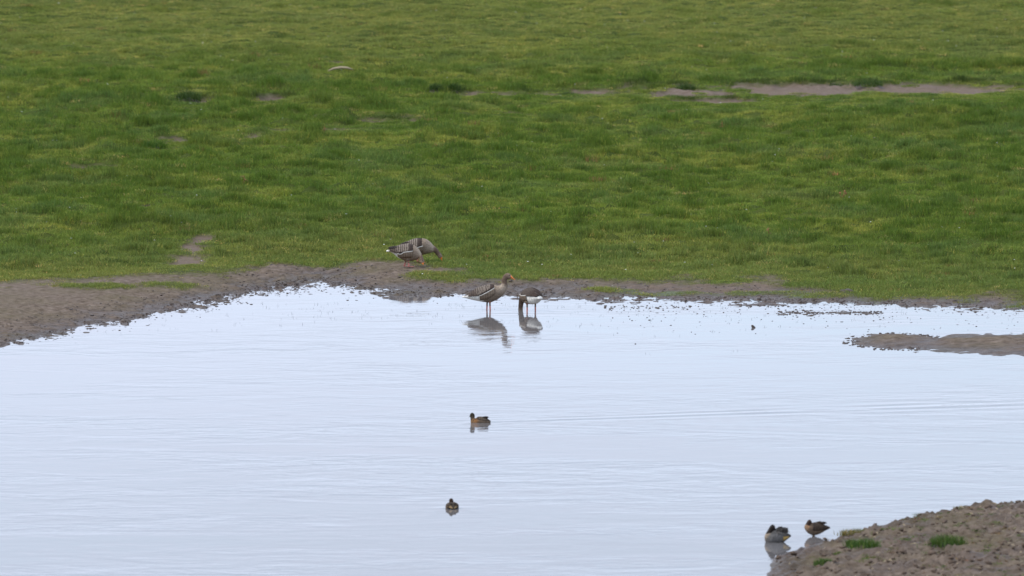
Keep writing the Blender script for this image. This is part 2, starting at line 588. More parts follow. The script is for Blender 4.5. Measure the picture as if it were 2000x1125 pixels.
wx = axis([(-60, -12, 8), (-12, 12, 0.10), (12, 60, 8)])
wy = axis([(40, 118, 6), (118, 172, 0.085), (172, 178, 3)])
WX, WY = np.meshgrid(wx, wy)

def wake(X, Y, pos, head, amp, wl, decay, port=1.0):
    c, s = math.cos(head), math.sin(head)
    back = -((X - pos[0]) * c + (Y - pos[1]) * s)       # distance astern
    side = -(X - pos[0]) * s + (Y - pos[1]) * c
    arm = np.abs(side) - (0.05 + np.maximum(back + 0.14, 0) * 0.33)
    env = sstep(-0.2, -0.05, back) * np.exp(-np.maximum(back, 0) / decay)
    wid = 0.09 + 0.10 * np.maximum(back, 0)
    h = amp * env * np.exp(-(arm / wid) ** 2) * np.cos(2 * np.pi * arm / (wl + 0.03 * np.maximum(back, 0)))
    h = h * np.where(side > 0, port, 1.0) * (0.65 + 0.7 * pn(X * 0.9, Y * 0.9, 221))
    trans = 0.3 * amp * env * np.exp(-(side / (0.06 + 0.22 * np.maximum(back, 0) + 1e-3)) ** 2) * np.cos(2 * np.pi * back / wl)
    bow = 0.8 * amp * np.exp(-((back + 0.02) / 0.07) ** 2) * np.exp(-np.maximum(np.abs(side) - 0.09, 0) / 0.12)
    return h + trans + bow

WZ = wake(WX, WY, DUCK_A, math.pi, 0.0095, 0.36, 7.0, 0.22)
WZ += wake(WX, WY, DUCK_B, math.pi / 2 + 0.1, 0.0045, 0.26, 0.7)
for (px, py, am) in ((GOOSE_A[0], GOOSE_A[1], 0.0008), (GOOSE_B[0] - 0.17, GOOSE_B[1] + 0.22, 0.0016)):
    rr = np.hypot(WX - px, WY - py)
    WZ += am * np.exp(-rr / 0.35) * np.cos(2 * np.pi * rr / 0.16)
wme = mesh_np('pond_water', np.stack([WX, WY, WZ], -1).reshape(-1, 3), grid_quads(len(wy), len(wx)))
tag(link('pond_water', wme, M_WATER), 'pale rippled pool reflecting the white sky', None, None, 'structure')

# ------------------------------------------------------------------ grass
rng = np.random.RandomState(3)

def blades(n, rad, hmin, hmax, width, lean, rng, straw=0.04, base=None):
    """n tapering blades round the origin: verts, tris, per-vertex brightness"""
    V, T, C = [], [], []
    for i in range(n):
        a, r = rng.uniform(0, 6.283), rad * math.sqrt(rng.uniform()) * (1 if base is None or rng.uniform() > .3 else rng.uniform(.8, 1.7))
        x, y = r * math.cos(a), r * math.sin(a)
        z0 = -0.015 if base is None else base(x, y)
        h = rng.uniform(hmin, hmax)
        la = rng.uniform(0, 6.283)
        ln = h * rng.uniform(0.15, lean)
        dx, dy = math.cos(la) * ln, math.sin(la) * ln
        fa = rng.uniform(0, 6.283)
        wx_, wy_ = math.cos(fa) * width * 0.5, math.sin(fa) * width * 0.5
        k = len(V)
        V += [(x - wx_, y - wy_, z0), (x + wx_, y + wy_, z0),
              (x + dx * .35 - wx_ * .8, y + dy * .35 - wy_ * .8, z0 + h * .6), (x + dx * .35 + wx_ * .8, y + dy * .35 + wy_ * .8, z0 + h * .6),
              (x + dx, y + dy, z0 + h)]
        T += [(k, k + 1, k + 3), (k, k + 3, k + 2), (k + 2, k + 3, k + 4)]
        b = rng.uniform(0.65, 1.3)
        c = (b * rng.uniform(.9, 1.15), b, b * rng.uniform(.75, 1.2))
        if rng.uniform() < straw:
            c = (3.2, 2.0, 2.6)
        C += [c] * 5
    return np.array(V), np.array(T), np.array(C)

src = bpy.data.collections.new('tuft_sources')
for k in range(5):
    V, T, C = blades(46, 0.14, 0.03, 0.075, 0.0065, 1.0, np.random.RandomState(40 + k), 0.02 + 0.02 * k)
    me = mesh_np('tuft', V, tris=T, smooth=False)
    set_col(me, 'blade', C)
    me.materials.append(M_BLADE)
    src.objects.link(bpy.data.objects.new('turf_source', me))

def lerp3(a, b, t):
    return np.asarray(a)[None, :] * (1 - t[:, None]) + np.asarray(b)[None, :] * t[:, None]

N = 230000
py_ = 148 + (262 - 148) * rng.uniform(size=N) ** 1.0
px_ = (rng.uniform(size=N) * 2 - 1) * (0.0500 * py_ + 2.2)
g, m = masks(px_, py_)
keep = rng.uniform(size=N) < np.clip(g * 1.15 - 0.05, 0, 1) * np.where(py_ > 240, 0.6, 1.0)
px_, py_, g, m = px_[keep], py_[keep], g[keep], m[keep]
n = len(px_)
tall = fbm(px_ * 0.75, py_ * 0.55, 111, 3)              # lush tussocky ground
lush = sstep(0.2, 0.8, tall) * sstep(1.5, 5.0, py_ - y_turf(px_))
clump = clump_zone(px_, py_)
band = band_zone(px_, py_)
yel = sstep(-0.1, 0.6, fbm(px_ * 0.4, py_ * 0.22, 131, 3) + 0.25 * fbm(px_ * 2.5, py_ * 2.0, 133, 2))
far = sstep(203, 219, py_ + 3 * fbm(px_ * 0.12, py_ * 0.1, 161, 2))
cool = sstep(0.1, 0.6, fbm(px_ * 0.5, py_ * 0.4, 141, 3))
edge = sstep(0.95, 0.35, g)
c = lerp3((0.178, 0.250, 0.037), (0.282, 0.316, 0.055), np.clip(yel * 0.9 + 0.15 * far, 0, 1))
dk = np.array((0.070, 0.135, 0.016))
dkm = np.clip(np.maximum(0.45 * lush, 0.8 * clump) + 0.35 * band, 0, 0.72)[:, None]
c = c * (1 - dkm) + dk * dkm
c = c * (1 - 0.4 * cool[:, None]) + np.array((0.125, 0.20, 0.058)) * 0.4 * cool[:, None]
c = c * (1 - 0.75 * edge[:, None]) + np.array((0.21, 0.19, 0.055)) * 0.75 * edge[:, None]
nr_ = (0.5 * sstep(11, 1.5, py_ - y_turf(px_)) * (1 - 0.5 * cool))[:, None]
c = c * (1 - nr_) + np.array((0.205, 0.232, 0.068)) * nr_
fa_ = (0.5 * far * (1 - 0.6 * lush))[:, None]
c = c * (1 - fa_) + np.array((0.275, 0.285, 0.078)) * fa_
st = rng.uniform(size=n)
strawy = sstep(0.2, 0.7, fbm(px_ * 1.1, py_ * 0.9, 151, 2))
is_st = (st < 0.02 + 0.11 * strawy * (1 - edge))[:, None]
is_st = is_st & (clump < 0.25)[:, None]
c = np.where(is_st, np.array((0.40, 0.36, 0.11)), c)
is_rd = (st > 0.9975)[:, None]
c = np.where(is_rd, np.array((0.26, 0.15, 0.06)), c)
c = c * rng.uniform(0.86, 1.15, size=(n, 1))
hs = (0.55 + 0.35 * rng.uniform(size=n)) * np.where(is_st[:, 0], 0.8, 1.0) * (1 + 0.4 * lush + 1.3 * clump + 0.4 * band) * (1 - 0.3 * far) * (1 - 0.55 * edge)
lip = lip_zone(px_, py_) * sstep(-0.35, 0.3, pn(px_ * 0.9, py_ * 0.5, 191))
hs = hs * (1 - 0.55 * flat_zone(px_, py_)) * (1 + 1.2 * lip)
c = c * (1 - 0.85 * lip[:, None]) + np.array((0.042, 0.07, 0.018)) * 0.85 * lip[:, None]  # shade of the overhanging edge painted into the lip tufts as blackish green
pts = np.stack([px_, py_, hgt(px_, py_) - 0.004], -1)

def scatter(name, pts, tint, scl, rotz, idx, coll, label, cat):
    me = bpy.data.meshes.new(name)
    me.vertices.add(len(pts))
    me.vertices.foreach_set('co', pts.astype(np.float32).ravel())
    set_col(me, 'tint', tint)
    a = me.attributes.new('scl', 'FLOAT_VECTOR', 'POINT')
    a.data.foreach_set('vector', scl.astype(np.float32).ravel())
    a = me.attributes.new('rot', 'FLOAT_VECTOR', 'POINT')
    r3 = np.zeros((len(pts), 3), np.float32)
    r3[:, 2] = rotz
    a.data.foreach_set('vector', r3.ravel())
    a = me.attributes.new('pick', 'INT', 'POINT')
    a.data.foreach_set('value', idx.astype(np.int32))
    ng = bpy.data.node_groups.new(name + '_nodes', 'GeometryNodeTree')
    ng.interface.new_socket('Geometry', in_out='INPUT', socket_type='NodeSocketGeometry')
    ng.interface.new_socket('Geometry', in_out='OUTPUT', socket_type='NodeSocketGeometry')
    gi, go = ng.nodes.new('NodeGroupInput'), ng.nodes.new('NodeGroupOutput')
    iop = ng.nodes.new('GeometryNodeInstanceOnPoints')
    ci = ng.nodes.new('GeometryNodeCollectionInfo')
    ci.inputs['Collection'].default_value = coll
    ci.inputs['Separate Children'].default_value = True
    ci.inputs['Reset Children'].default_value = True
    def named(nm, ty):
        q = ng.nodes.new('GeometryNodeInputNamedAttribute')
        q.data_type = ty
        q.inputs['Name'].default_value = nm
        return q.outputs['Attribute']
    L = ng.links.new
    L(gi.outputs[0], iop.inputs['Points'])
    L(ci.outputs[0], iop.inputs['Instance'])
    iop.inputs['Pick Instance'].default_value = True
    L(named('pick', 'INT'), iop.inputs['Instance Index'])
    L(named('rot', 'FLOAT_VECTOR'), iop.inputs['Rotation'])
    L(named('scl', 'FLOAT_VECTOR'), iop.inputs['Scale'])
    L(iop.outputs[0], go.inputs[0])
    o = link(name, me)
    md = o.modifiers.new('scatter', 'NODES')
    md.node_group = ng
    return tag(o, label, cat, None, 'stuff')

wscl = rng.uniform(0.85, 1.25, n)
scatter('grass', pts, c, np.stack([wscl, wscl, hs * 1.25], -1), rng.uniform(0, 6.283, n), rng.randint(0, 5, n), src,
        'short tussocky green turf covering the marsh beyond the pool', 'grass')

# ------------------------------------------------------------------ clods, stems and flowers too many to count
def clod_mesh(name, places, mat, seed, smooth=True):
    rg = np.random.RandomState(seed)
    t = (1 + 5 ** .5) / 2
    ico = np.array([(-1, t, 0), (1, t, 0), (-1, -t, 0), (1, -t, 0), (0, -1, t), (0, 1, t), (0, -1, -t), (0, 1, -t), (t, 0, -1), (t, 0, 1), (-t, 0, -1), (-t, 0, 1)]) / math.hypot(1, t)
    fc = np.array([(0, 11, 5), (0, 5, 1), (0, 1, 7), (0, 7, 10), (0, 10, 11), (1, 5, 9), (5, 11, 4), (11, 10, 2), (10, 7, 6), (7, 1, 8), (3, 9, 4), (3, 4, 2), (3, 2, 6), (3, 6, 8), (3, 8, 9), (4, 9, 5), (2, 4, 11), (6, 2, 10), (8, 6, 7), (9, 8, 1)])
    V, F = [], []
    for i, (x, y, z, r, fl) in enumerate(places):
        a = rg.uniform(0, 6.283)
        p = ico * (r * rg.uniform(0.6, 1.35, size=(12, 1))) * np.array((rg.uniform(.8, 1.7), rg.uniform(.8, 1.2), fl))
        ca, sa = math.cos(a), math.sin(a)
        p = np.stack([p[:, 0] * ca - p[:, 1] * sa, p[:, 0] * sa + p[:, 1] * ca, p[:, 2]], -1) + (x, y, z)
        V.append(p)
        F.append(fc + 12 * i)
    return mesh_np(name, np.concatenate(V), tris=np.concatenate(F), smooth=smooth)

rg = np.random.RandomState(12)
places = []
NC = 11000
xs = rg.uniform(-9.5, 9.5, NC)
off = -np.abs(rg.normal(0, 0.75, NC)) + 0.6
ys = y_shore(xs) + off
dens = 0.5 + 0.5 * np.exp(-((xs + 3.8) / 1.9) ** 2) + 0.5 * pn(xs * 1.1, ys * 0.5, 33) + np.where(xs > 3.2, 0.1, 0)
ok = rg.uniform(size=NC) < dens * np.where(off < -0.3, 0.55, 0.8)
xs, ys = xs[ok], ys[ok]
xs = np.concatenate([xs, rg.uniform(-9.5, 9.5, 5000)])
ys = np.concatenate([ys, y_shore(xs[len(ys):]) + rg.uniform(0.1, 3.4, 5000)])
ok = masks(xs, ys)[0] < 0.25
xs, ys = xs[ok], ys[ok]
zs = np.maximum(hgt(xs, ys), -0.004)
for x, y, z in zip(xs, ys, zs):
    places.append((x, y, z, rg.uniform(0.004, 0.017) * (1.7 if rg.uniform() < .1 else 1), rg.uniform(.3, .6)))
for i in range(900):          # the broken left shore
    u = rg.normal(500, 110)
    x, y = ground(u, 560)
    y = float(y_shore(x)) - abs(rg.normal(0, 1.0)) + 0.2
    if pn(x * 1.3, y * .9, 44) > -.25:
        places.append((x, y, -0.001, rg.uniform(0.006, 0.022), rg.uniform(.3, .55)))
for i in range(420):          # beyond the bars and round the spit
    u, v = rg.uniform(1180, 1990), 592 + abs(rg.normal(0, 26))
    x, y = ground(u, v)
    places.append((x, y, -0.002, rg.uniform(0.006, 0.017), rg.uniform(.4, .8)))
for i in range(260):
    a = rg.uniform(0, 6.283)
    k = rg.uniform(0.85, 1.25)
    x, y = SPIT[0] + SPIT[2] * k * math.cos(a), SPIT[1] + SPIT[3] * k * math.sin(a)
    places.append((x, y, 0.0, rg.uniform(0.008, 0.026), rg.uniform(.4, .8)))
for (u0, u1, v0, n_) in ((1520, 1725, 611, 260), (1440, 1540, 596, 90), (1180, 1350, 600, 60)):
    for i in range(n_):
        x, y = ground(rg.uniform(u0, u1), rg.normal(v0, 2.2))
        places.append((x, y, 0.0, rg.uniform(0.007, 0.022), rg.uniform(.4, .7)))
tag(link('mud_clods', clod_mesh('mud_clods', places, M_CLOD, 5), M_CLOD), 'dark wet mud clods scattered along the pool edge', 'mud', None, 'stuff')

places = []
xs, ys = rg.uniform(3.0, 8.2, 5200), rg.uniform(114, 131, 5200)
ok = bank_s(xs, ys) > 0.1
xs, ys = xs[ok], ys[ok]
for x, y, z in zip(xs, ys, hgt(xs, ys)):
    places.append((x, y, z, rg.uniform(0.006, 0.028) * (1.8 if rg.uniform() < .1 else 1), rg.uniform(.4, .8)))
tag(link('bank_clods', clod_mesh('bank_clods', places, M_STONE, 6), M_STONE), 'crumbled brown clods strewn over the near bank', 'mud', None, 'stuff')

xs, ys = rg.uniform(3.0, 8.2, 700), rg.uniform(114, 131, 700)
ok = (bank_s(xs, ys) > 0.25) & (pn(xs * 1.6, ys * 1.2, 181) > -0.1)
xs, ys = xs[ok], ys[ok]
V, F = [], []
for x, y, z in zip(xs, ys, hgt(xs, ys)):
    a, ln, w = rg.uniform(0, 6.283), rg.uniform(.03, .11), rg.uniform(.002, .005)
    dx, dy = math.cos(a) * ln, math.sin(a) * ln
    k = len(V)
    V += [(x - dy * w / ln, y + dx * w / ln, z + .006), (x + dy * w / ln, y - dx * w / ln, z + .004),
          (x + dx, y + dy, z + rg.uniform(.008, .03)), (x + dx * .5, y + dy * .5, z + .03)]
    F += [(k, k + 1, k + 3), (k + 3, k + 1, k + 2), (k, k + 3, k + 2)]
tag(link('straw_litter', mesh_np('straw_litter', np.array(V), tris=np.array(F), smooth=False), M_PALE), 'dead straw bits littering the near mud bank', 'straw', None, 'stuff')

V, F = [], []
def stem(x, y, z, h, lean, w=0.004):
    a = rg.uniform(0, 6.283)
    dx, dy = math.cos(a) * lean, math.sin(a) * lean
    k = len(V)
    for (fx, fz, ww) in ((0, 0, 1), (0.4, 0.6, .8), (1, 1, .3)):
        for q in range(3):
            b = q * 2.094
            V.append((x + dx * fx + w * ww * math.cos(b), y + dy * fx + w * ww * math.sin(b), z + h * fz))
    for r_ in range(2):
        for q in range(3):
            F.append((k + r_ * 3 + q, k + r_ * 3 + (q + 1) % 3, k + r_ * 3 + 3 + (q + 1) % 3, k + r_ * 3 + 3 + q))
for i in range(300):
    u = rg.uniform(20, 1980)
    v = 592 + abs(rg.normal(0, 28))
    if 520 < u < 1150 and v > 640 and rg.uniform() < .7:
        continue
    x, y = ground(u, v)
    if y > y_shore(x) - 0.2:
        continue
    for j in range(rg.randint(1, 4)):
        stem(x + rg.normal(0, .05), y + rg.normal(0, .05), -0.03, 0.03 + rg.uniform(0.006, 0.03), rg.uniform(0, .04), rg.uniform(.0015, .003))
tag(link('drowned_stems', mesh_np('drowned_stems', np.array(V), np.array(F)), M_STEM), 'thin dark plant stems poking out of the shallow water', 'stems', None, 'stuff')

V, F = [], []
ys = rg.uniform(156, 232, 330)
xs = rg.uniform(-1, 1, 330) * (0.05 * ys + 1)
gg, mm = masks(xs, ys)
zs = hgt(xs, ys)
for x, y, z0, g0 in zip(xs, ys, zs, gg):
    if g0 < .6:
        continue
    z = z0 + rg.uniform(.035, .07)
    r = rg.uniform(.008, .018)
    k = len(V)
    V.append((x, y, z + .004))
    for q in range(8):
        b = q * math.pi / 4
        rr = r * (1 if q % 2 else .8)
        V.append((x + rr * math.cos(b), y + rr * math.sin(b), z - .002 + rg.uniform(0, .012)))
    for q in range(8):
        F.append((k, k + 1 + q, k + 1 + (q + 1) % 8))
tag(link('daisies', mesh_np('daisies', np.array(V), tris=np.array(F), smooth=False), M_WHITE), 'tiny white daisies dotted through the turf', 'flowers', None, 'stuff')

# ------------------------------------------------------------------ tussocks that stand out one by one
def tussock(u, v, wpx, hpx, label, tint, z=0.12, n=420, seed=1, group=None):
    x, y, z = land(u, v, z)
    k = FPX / y
    rx, h = wpx * 0.5 / k, hpx / k
    rs = np.random.RandomState(seed)
    root = bpy.data.objects.new('grass_tussock', None)
    col.objects.link(root)
    root.location = (x, y, z)
    root.empty_display_size = 0.1
    def dome(a, b):
        return 0.35 * h * max(0, 1 - (a * a + b * b) / rx ** 2) - 0.03
    nn, mm_ = 16, 5
    dv, df = [(0, 0, dome(0, 0))], []
    for r_ in range(1, mm_ + 1):
        for q in range(nn):
            b = q * 2 * math.pi / nn
            rr = rx * r_ / mm_ * (1 + .12 * rs.normal())
            dv.append((rr * math.cos(b), rr * math.sin(b), dome(rr * math.cos(b), rr * math.sin(b)) - (.03 if r_ == mm_ else 0)))
    for q in range(nn):
        df.append((0, 1 + q, 1 + (q + 1) % nn))
    for r_ in range(1, mm_):
        a = 1 + (r_ - 1) * nn
        for q in range(nn):
            df.append((a + q, a + nn + q, a + nn + (q + 1) % nn))
            df.append((a + q, a + nn + (q + 1) % nn, a + (q + 1) % nn))
    dm = mesh_np('root_mound', np.array(dv), tris=np.array(df))
    link('root_mound', dm, M_CLOD, root)
    V, T, C = blades(n, rx * 0.95, h * 0.45, h * 0.85, 0.008, 0.9, rs, 0.05, dome)
    me = mesh_np('leaves', V, tris=T, smooth=False)
    set_col(me, 'blade', C)
    set_col(me, 'tint', np.tile(np.array(tint), (len(V), 1)))
    link('leaves', me, M_TUSSOCK, root)
    return tag(root, label, 'grass tuft', group)

GRN, DGRN, OLV = (0.075, 0.145, 0.020), (0.055, 0.10, 0.022), (0.20, 0.18, 0.055)
for i, a in enumerate([
    (368, 197, 52, 27, 'tall dark green tussock over a bare patch, far left of the field', DGRN),
    (851, 184, 28, 16, 'left one of two small dark tussocks above the middle of the field', DGRN),
    (887, 184, 26, 17, 'right one of two small dark tussocks above the middle of the field', DGRN),
    (1110, 181, 40, 12, 'low dark tussock on the edge of a thin mud strip, mid field', DGRN),
    (1340, 177, 40, 18, 'rounded dark tussock at the left end of the far mud channel', DGRN),
    (1696, 164, 60, 15, 'dark tussock on the far side of the mud channel at right', DGRN),
    (1630, 166, 40, 7, 'low dark grass lip over the far mud channel', DGRN),
    (1077, 130, 30, 9, 'small green hummock high in the middle of the far field', GRN),
    (300, 290, 50, 22, 'bright green tussock beside a mud patch at the left edge', GRN),
    (1345, 196, 60, 7, 'flat grassy island between two strips of the far mud channel', DGRN),
    (900, 232, 30, 10, 'single green tussock below the thin mud strips, mid field', GRN),
]):
    tussock(a[0], a[1], a[2], a[3], a[4], a[5], seed=20 + i)
for i, a in enumerate([
    (1690, 1071, 62, 24, 'green grass clump at the right of the near mud bank', (0.07, 0.135, 0.025), 420),
    (1664, 1068, 28, 16, 'smaller grass clump left of the green one on the near bank', (0.08, 0.13, 0.03), 200),
    (1612, 1097, 40, 16, 'green grass clump at the foot of the near mud bank', (0.07, 0.13, 0.025), 260),
    (1668, 1047, 56, 14, 'straw coloured grass clump along the crest of the near bank', OLV, 300),
    (1850, 1066, 80, 26, 'wide green clump on the far right part of the near bank', (0.07, 0.125, 0.025), 420),
    (1706, 1048, 26, 9, 'small olive sprig on the upper right slope of the near bank', (0.13, 0.14, 0.035), 120),
    (1640, 1086, 22, 8, 'tiny green sprig on bare mud between two near bank clumps', (0.09, 0.13, 0.03), 90),
    (1704, 1090, 34, 10, 'low olive sprig at the right, below the big near bank clump', (0.12, 0.13, 0.035), 140),
    (1590, 1082, 20, 6, 'lowest thin sprig near the water on the near bank', (0.11, 0.12, 0.035), 70),
]):
    tussock(a[0], a[1], a[2], a[3], a[4], a[5], z=0.15, n=a[6], seed=60 + i)

bx_, by_ = rng.uniform(3.4, 8.4, 2600), rng.uniform(115, 131, 2600)
bsv = bank_s(bx_, by_)
kp = (bsv > 0.35) & (fbm(bx_ * 1.4, by_ * 0.9, 231, 3) + 0.22 * (bx_ - 4.3) > 0.14)
bx_, by_ = bx_[kp], by_[kp]
nb_ = len(bx_)
pal = np.array([(0.09, 0.15, 0.03), (0.15, 0.16, 0.045), (0.20, 0.15, 0.06), (0.17, 0.09, 0.04)])
bc_ = pal[rng.choice(4, nb_, p=[.45, .3, .15, .1])] * rng.uniform(.8, 1.2, size=(nb_, 1))
bh_ = rng.uniform(.25, .6, nb_)
scatter('bank_sprouts', np.stack([bx_, by_, hgt(bx_, by_) - .004], -1), bc_, np.stack([bh_ * 0.9, bh_ * 0.9, bh_], -1), rng.uniform(0, 6.283, nb_),
        rng.randint(0, 5, nb_), src, 'low mixed green and reddish sprouts thinly covering the near bank', 'sprouts')

# ------------------------------------------------------------------ single odds and ends
def tube(path, radii, ns=8):
    P = [Vector(p) for p in path]
    V, F = [], []
    for i, p in enumerate(P):
        d = (P[min(i + 1, len(P) - 1)] - P[max(i - 1, 0)]).normalized()
        a = Vector((0, 1, 0)) if abs(d.y) < .9 else Vector((1, 0, 0))
        e1 = d.cross(a).normalized()
        e2 = d.cross(e1)
        for q in range(ns):
            b = q * 2 * math.pi / ns
            V.append(tuple(p + (e1 * math.cos(b) + e2 * math.sin(b)) * radii[i]))
    for i in range(len(P) - 1):
        for q in range(ns):
            F.append((i * ns + q, i * ns + (q + 1) % ns, (i + 1) * ns + (q + 1) % ns, (i + 1) * ns + q))
    V += [tuple(P[0]), tuple(P[-1])]
    e = len(V)
    for q in range(ns):
        F.append((e - 2, (q + 1) % ns, q, q))
        b = (len(P) - 1) * ns
        F.append((e - 1, b + q, b + (q + 1) % ns, b + (q + 1) % ns))
    return V, F

def poly_mesh(name, V, F, smooth=True):
    me = bpy.data.meshes.new(name)
    F2 = []
    for f in F:
        g_ = []
        for i in f:
            if i not in g_:
                g_.append(i)
        F2.append(g_)
    me.from_pydata(V, [], F2)
    me.polygons.foreach_set('use_smooth', [smooth] * len(me.polygons))
    me.update()
    return me

x, y, z = land(665, 143)
V, F = tube([(-.28, .0, .03), (-.15, .02, .09), (0, .02, .115), (.13, .0, .11), (.25, -.03, .075)], [.012, .024, .026, .024, .014])
tag(link('driftwood_stick', poly_mesh('driftwood_stick', V, F), M_PALE, None, (x, y, z)), 'pale curved stick lying in the far grass, upper left', 'stick')

x, y, z = land(1643, 394)
root = tag(bpy.data.objects.new('dead_stalk', None), 'dry brown forked plant stalk standing in the turf at right', 'plant')
col.objects.link(root)
root.location = (x, y, z)
V, F = tube([(0, 0, -.02), (.02, 0, .09), (.06, 0, .2)], [.008, .007, .004])
link('stem', poly_mesh('stem', V, F), M_DOCK, root)
for dx in (-.05, .05):
    V, F = tube([(.02, 0, .07), (.02 + dx * .5, .01, .12), (.03 + dx, .015, .17)], [.006, .005, .003])
    link('twig', poly_mesh('twig', V, F), M_DOCK, root)
for (px, pz) in ((.06, .2), (.08, .165), (-.02, .17)):
    link('seed_head', clod_mesh('seed_head', [(px, 0.01, pz, .018, 1.4)], M_DOCK, 3), M_DOCK, root)

for i, (u, v, lab) in enumerate([(476, 356, 'rusty dead dock plant in the turf at the left'), (633, 268, 'rusty dead dock plant in yellowish turf, upper left'),
                                 (1410, 252, 'tan withered dock plant below the far mud channel'), (1500, 462, 'rusty withered dock leaves in turf at the right')]):
    x, y, z = land(u, v)
    root = tag(bpy.data.objects.new('dead_dock', None), lab, 'plant')
    col.objects.link(root)
    root.location = (x, y, z)
    rs = np.random.RandomState(200 + i)
    V, F = tube([(0, 0, -.02), (.01, 0, .08), (.0, .01, .15)], [.007, .006, .004])
    link('stem', poly_mesh('stem', V, F), M_DOCK, root)
    for k in range(7):
        a, hh = rs.uniform(0, 6.28), rs.uniform(.02, .13)
        ln, wd = rs.uniform(.05, .1), rs.uniform(.012, .022)
        ca, sa = math.cos(a), math.sin(a)
        vv = []
        for t, w_ in ((0, .3), (.35, 1), (.7, .8), (1, .1)):
            zz = hh + ln * (.5 * t - .5 * t * t)
            vv += [(ca * ln * t - sa * wd * w_, sa * ln * t + ca * wd * w_, zz), (ca * ln * t + sa * wd * w_, sa * ln * t - ca * wd * w_, zz)]
        ff = [(0, 1, 3, 2), (2, 3, 5, 4), (4, 5, 7, 6)]
        link('leaf', poly_mesh('leaf', vv, ff), M_DOCK, root)

def lump(name, u, v, r, flat, label, mat, seed, z=None, horn=False):
    x, y, zz = land(u, v) if z is None else (*ground(u, v, z), z)
    rs = np.random.RandomState(seed)
    nu, nv = 14, 9
    V = []
    for a in range(nv):
        th = math.pi * a / (nv - 1)
        for b in range(nu):
            ph = 2 * math.pi * b / nu
            p = np.array((math.sin(th) * math.cos(ph), math.sin(th) * math.sin(ph), math.cos(th)))
            rr = r * (1 + .35 * float(pn(p[0] * 1.8 + seed, p[1] * 1.8 + p[2] * 1.3, 7)) + .12 * float(pn(p[0] * 5, p[1] * 5 + p[2] * 4 + seed, 9)))
            q = p * rr * (1.5, 1, flat)
            if horn and p[2] > .3:
                q = q + np.array((-.02, 0, .02)) * (p[2] - .3) * 2
            V.append(tuple(q))
    F = grid_quads(nv, nu).tolist() + [(a * nu + nu - 1, a * nu, (a + 1) * nu, (a + 1) * nu + nu - 1) for a in range(nv - 1)]
    return tag(link(name, poly_mesh(name, V, F), mat, None, (x, y, zz)), label, 'mud')

lump('mud_lump', 1472, 640, 0.021, 0.7, 'small dark lump sticking out of the water at right', M_CLOD, 4, 0.0, True)
lump('peat_lump', 1654, 575, 0.075, 0.45, 'flat dark peat lump on the shore at the right', M_CLOD, 6)

# ------------------------------------------------------------------ birds
def catmull(arr, t):
    """arr (n,k), t in [0,n-1]"""
    n_ = len(arr)
    t = np.clip(t, 0, n_ - 1.0001)
    i = np.floor(t).astype(int)
    f = (t - i)[:, None]
    p0, p1, p2, p3 = arr[np.clip(i - 1, 0, n_ - 1)], arr[i], arr[np.clip(i + 1, 0, n_ - 1)], arr[np.clip(i + 2, 0, n_ - 1)]
    return 0.5 * (2 * p1 + (p2 - p0) * f + (2 * p0 - 5 * p1 + 4 * p2 - p3) * f ** 2 + (3 * p1 - p0 - 3 * p2 + p3) * f ** 3)

class Sweep:
    """a body grown through rings: each ring has an upper and a lower point of the side view, a half width and a sideways shift"""
    def __init__(self, rings):
        self.r = np.array([list(q) + [0.0] * (6 - len(q)) for q in rings], float)
        self.n = len(self.r)
    def at(self, s, phi):
        s = np.atleast_1d(np.asarray(s, float))
        phi = np.atleast_1d(np.asarray(phi, float))
        q = catmull(self.r, s)
        cx, cz = (q[:, 0] + q[:, 2]) / 2, (q[:, 1] + q[:, 3]) / 2
        hx, hz = (q[:, 0] - q[:, 2]) / 2, (q[:, 1] - q[:, 3]) / 2
        c_, s_ = np.cos(phi), np.sin(phi)
        return np.stack([cx + hx * c_, q[:, 5] + q[:, 4] * s_, cz + hz * c_], -1)
    def norm(self, s, phi):
        e = 1e-3
        a = self.at(s + e, phi) - self.at(s - e, phi)
        b = self.at(s, phi + e) - self.at(s, phi - e)
        n_ = np.cross(b, a)
        l_ = np.linalg.norm(n_, axis=1, keepdims=True)
        n_ = n_ / np.maximum(l_, 1e-9)
        # outward
        q = catmull(self.r, np.atleast_1d(np.asarray(s, float)))
        c_ = np.stack([(q[:, 0] + q[:, 2]) / 2, q[:, 5], (q[:, 1] + q[:, 3]) / 2], -1)
        sg = np.sign(np.sum(n_ * (self.at(s, phi) - c_), 1, keepdims=True))
        return n_ * np.where(sg == 0, 1, sg)
    def mesh(self, ns, na):
        S = np.repeat(np.linspace(0, self.n - 1, ns), na)
        A = np.tile(np.linspace(0, 2 * np.pi, na, endpoint=False), ns)
        V = self.at(S, A)
        i = np.arange(ns * na).reshape(ns, na)
        j = np.roll(i, -1, axis=1)
        F = np.stack([i[:-1], j[:-1], j[1:], i[1:]], -1).reshape(-1, 4).tolist()
        F.append(i[0][::-1].tolist())
        F.append(i[-1].tolist())
        return V, F, S, A
    def s_of_x(self, x, last):
        mid = (self.r[:last, 0] + self.r[:last, 2]) / 2
        return np.interp(x, mid, np.arange(last))

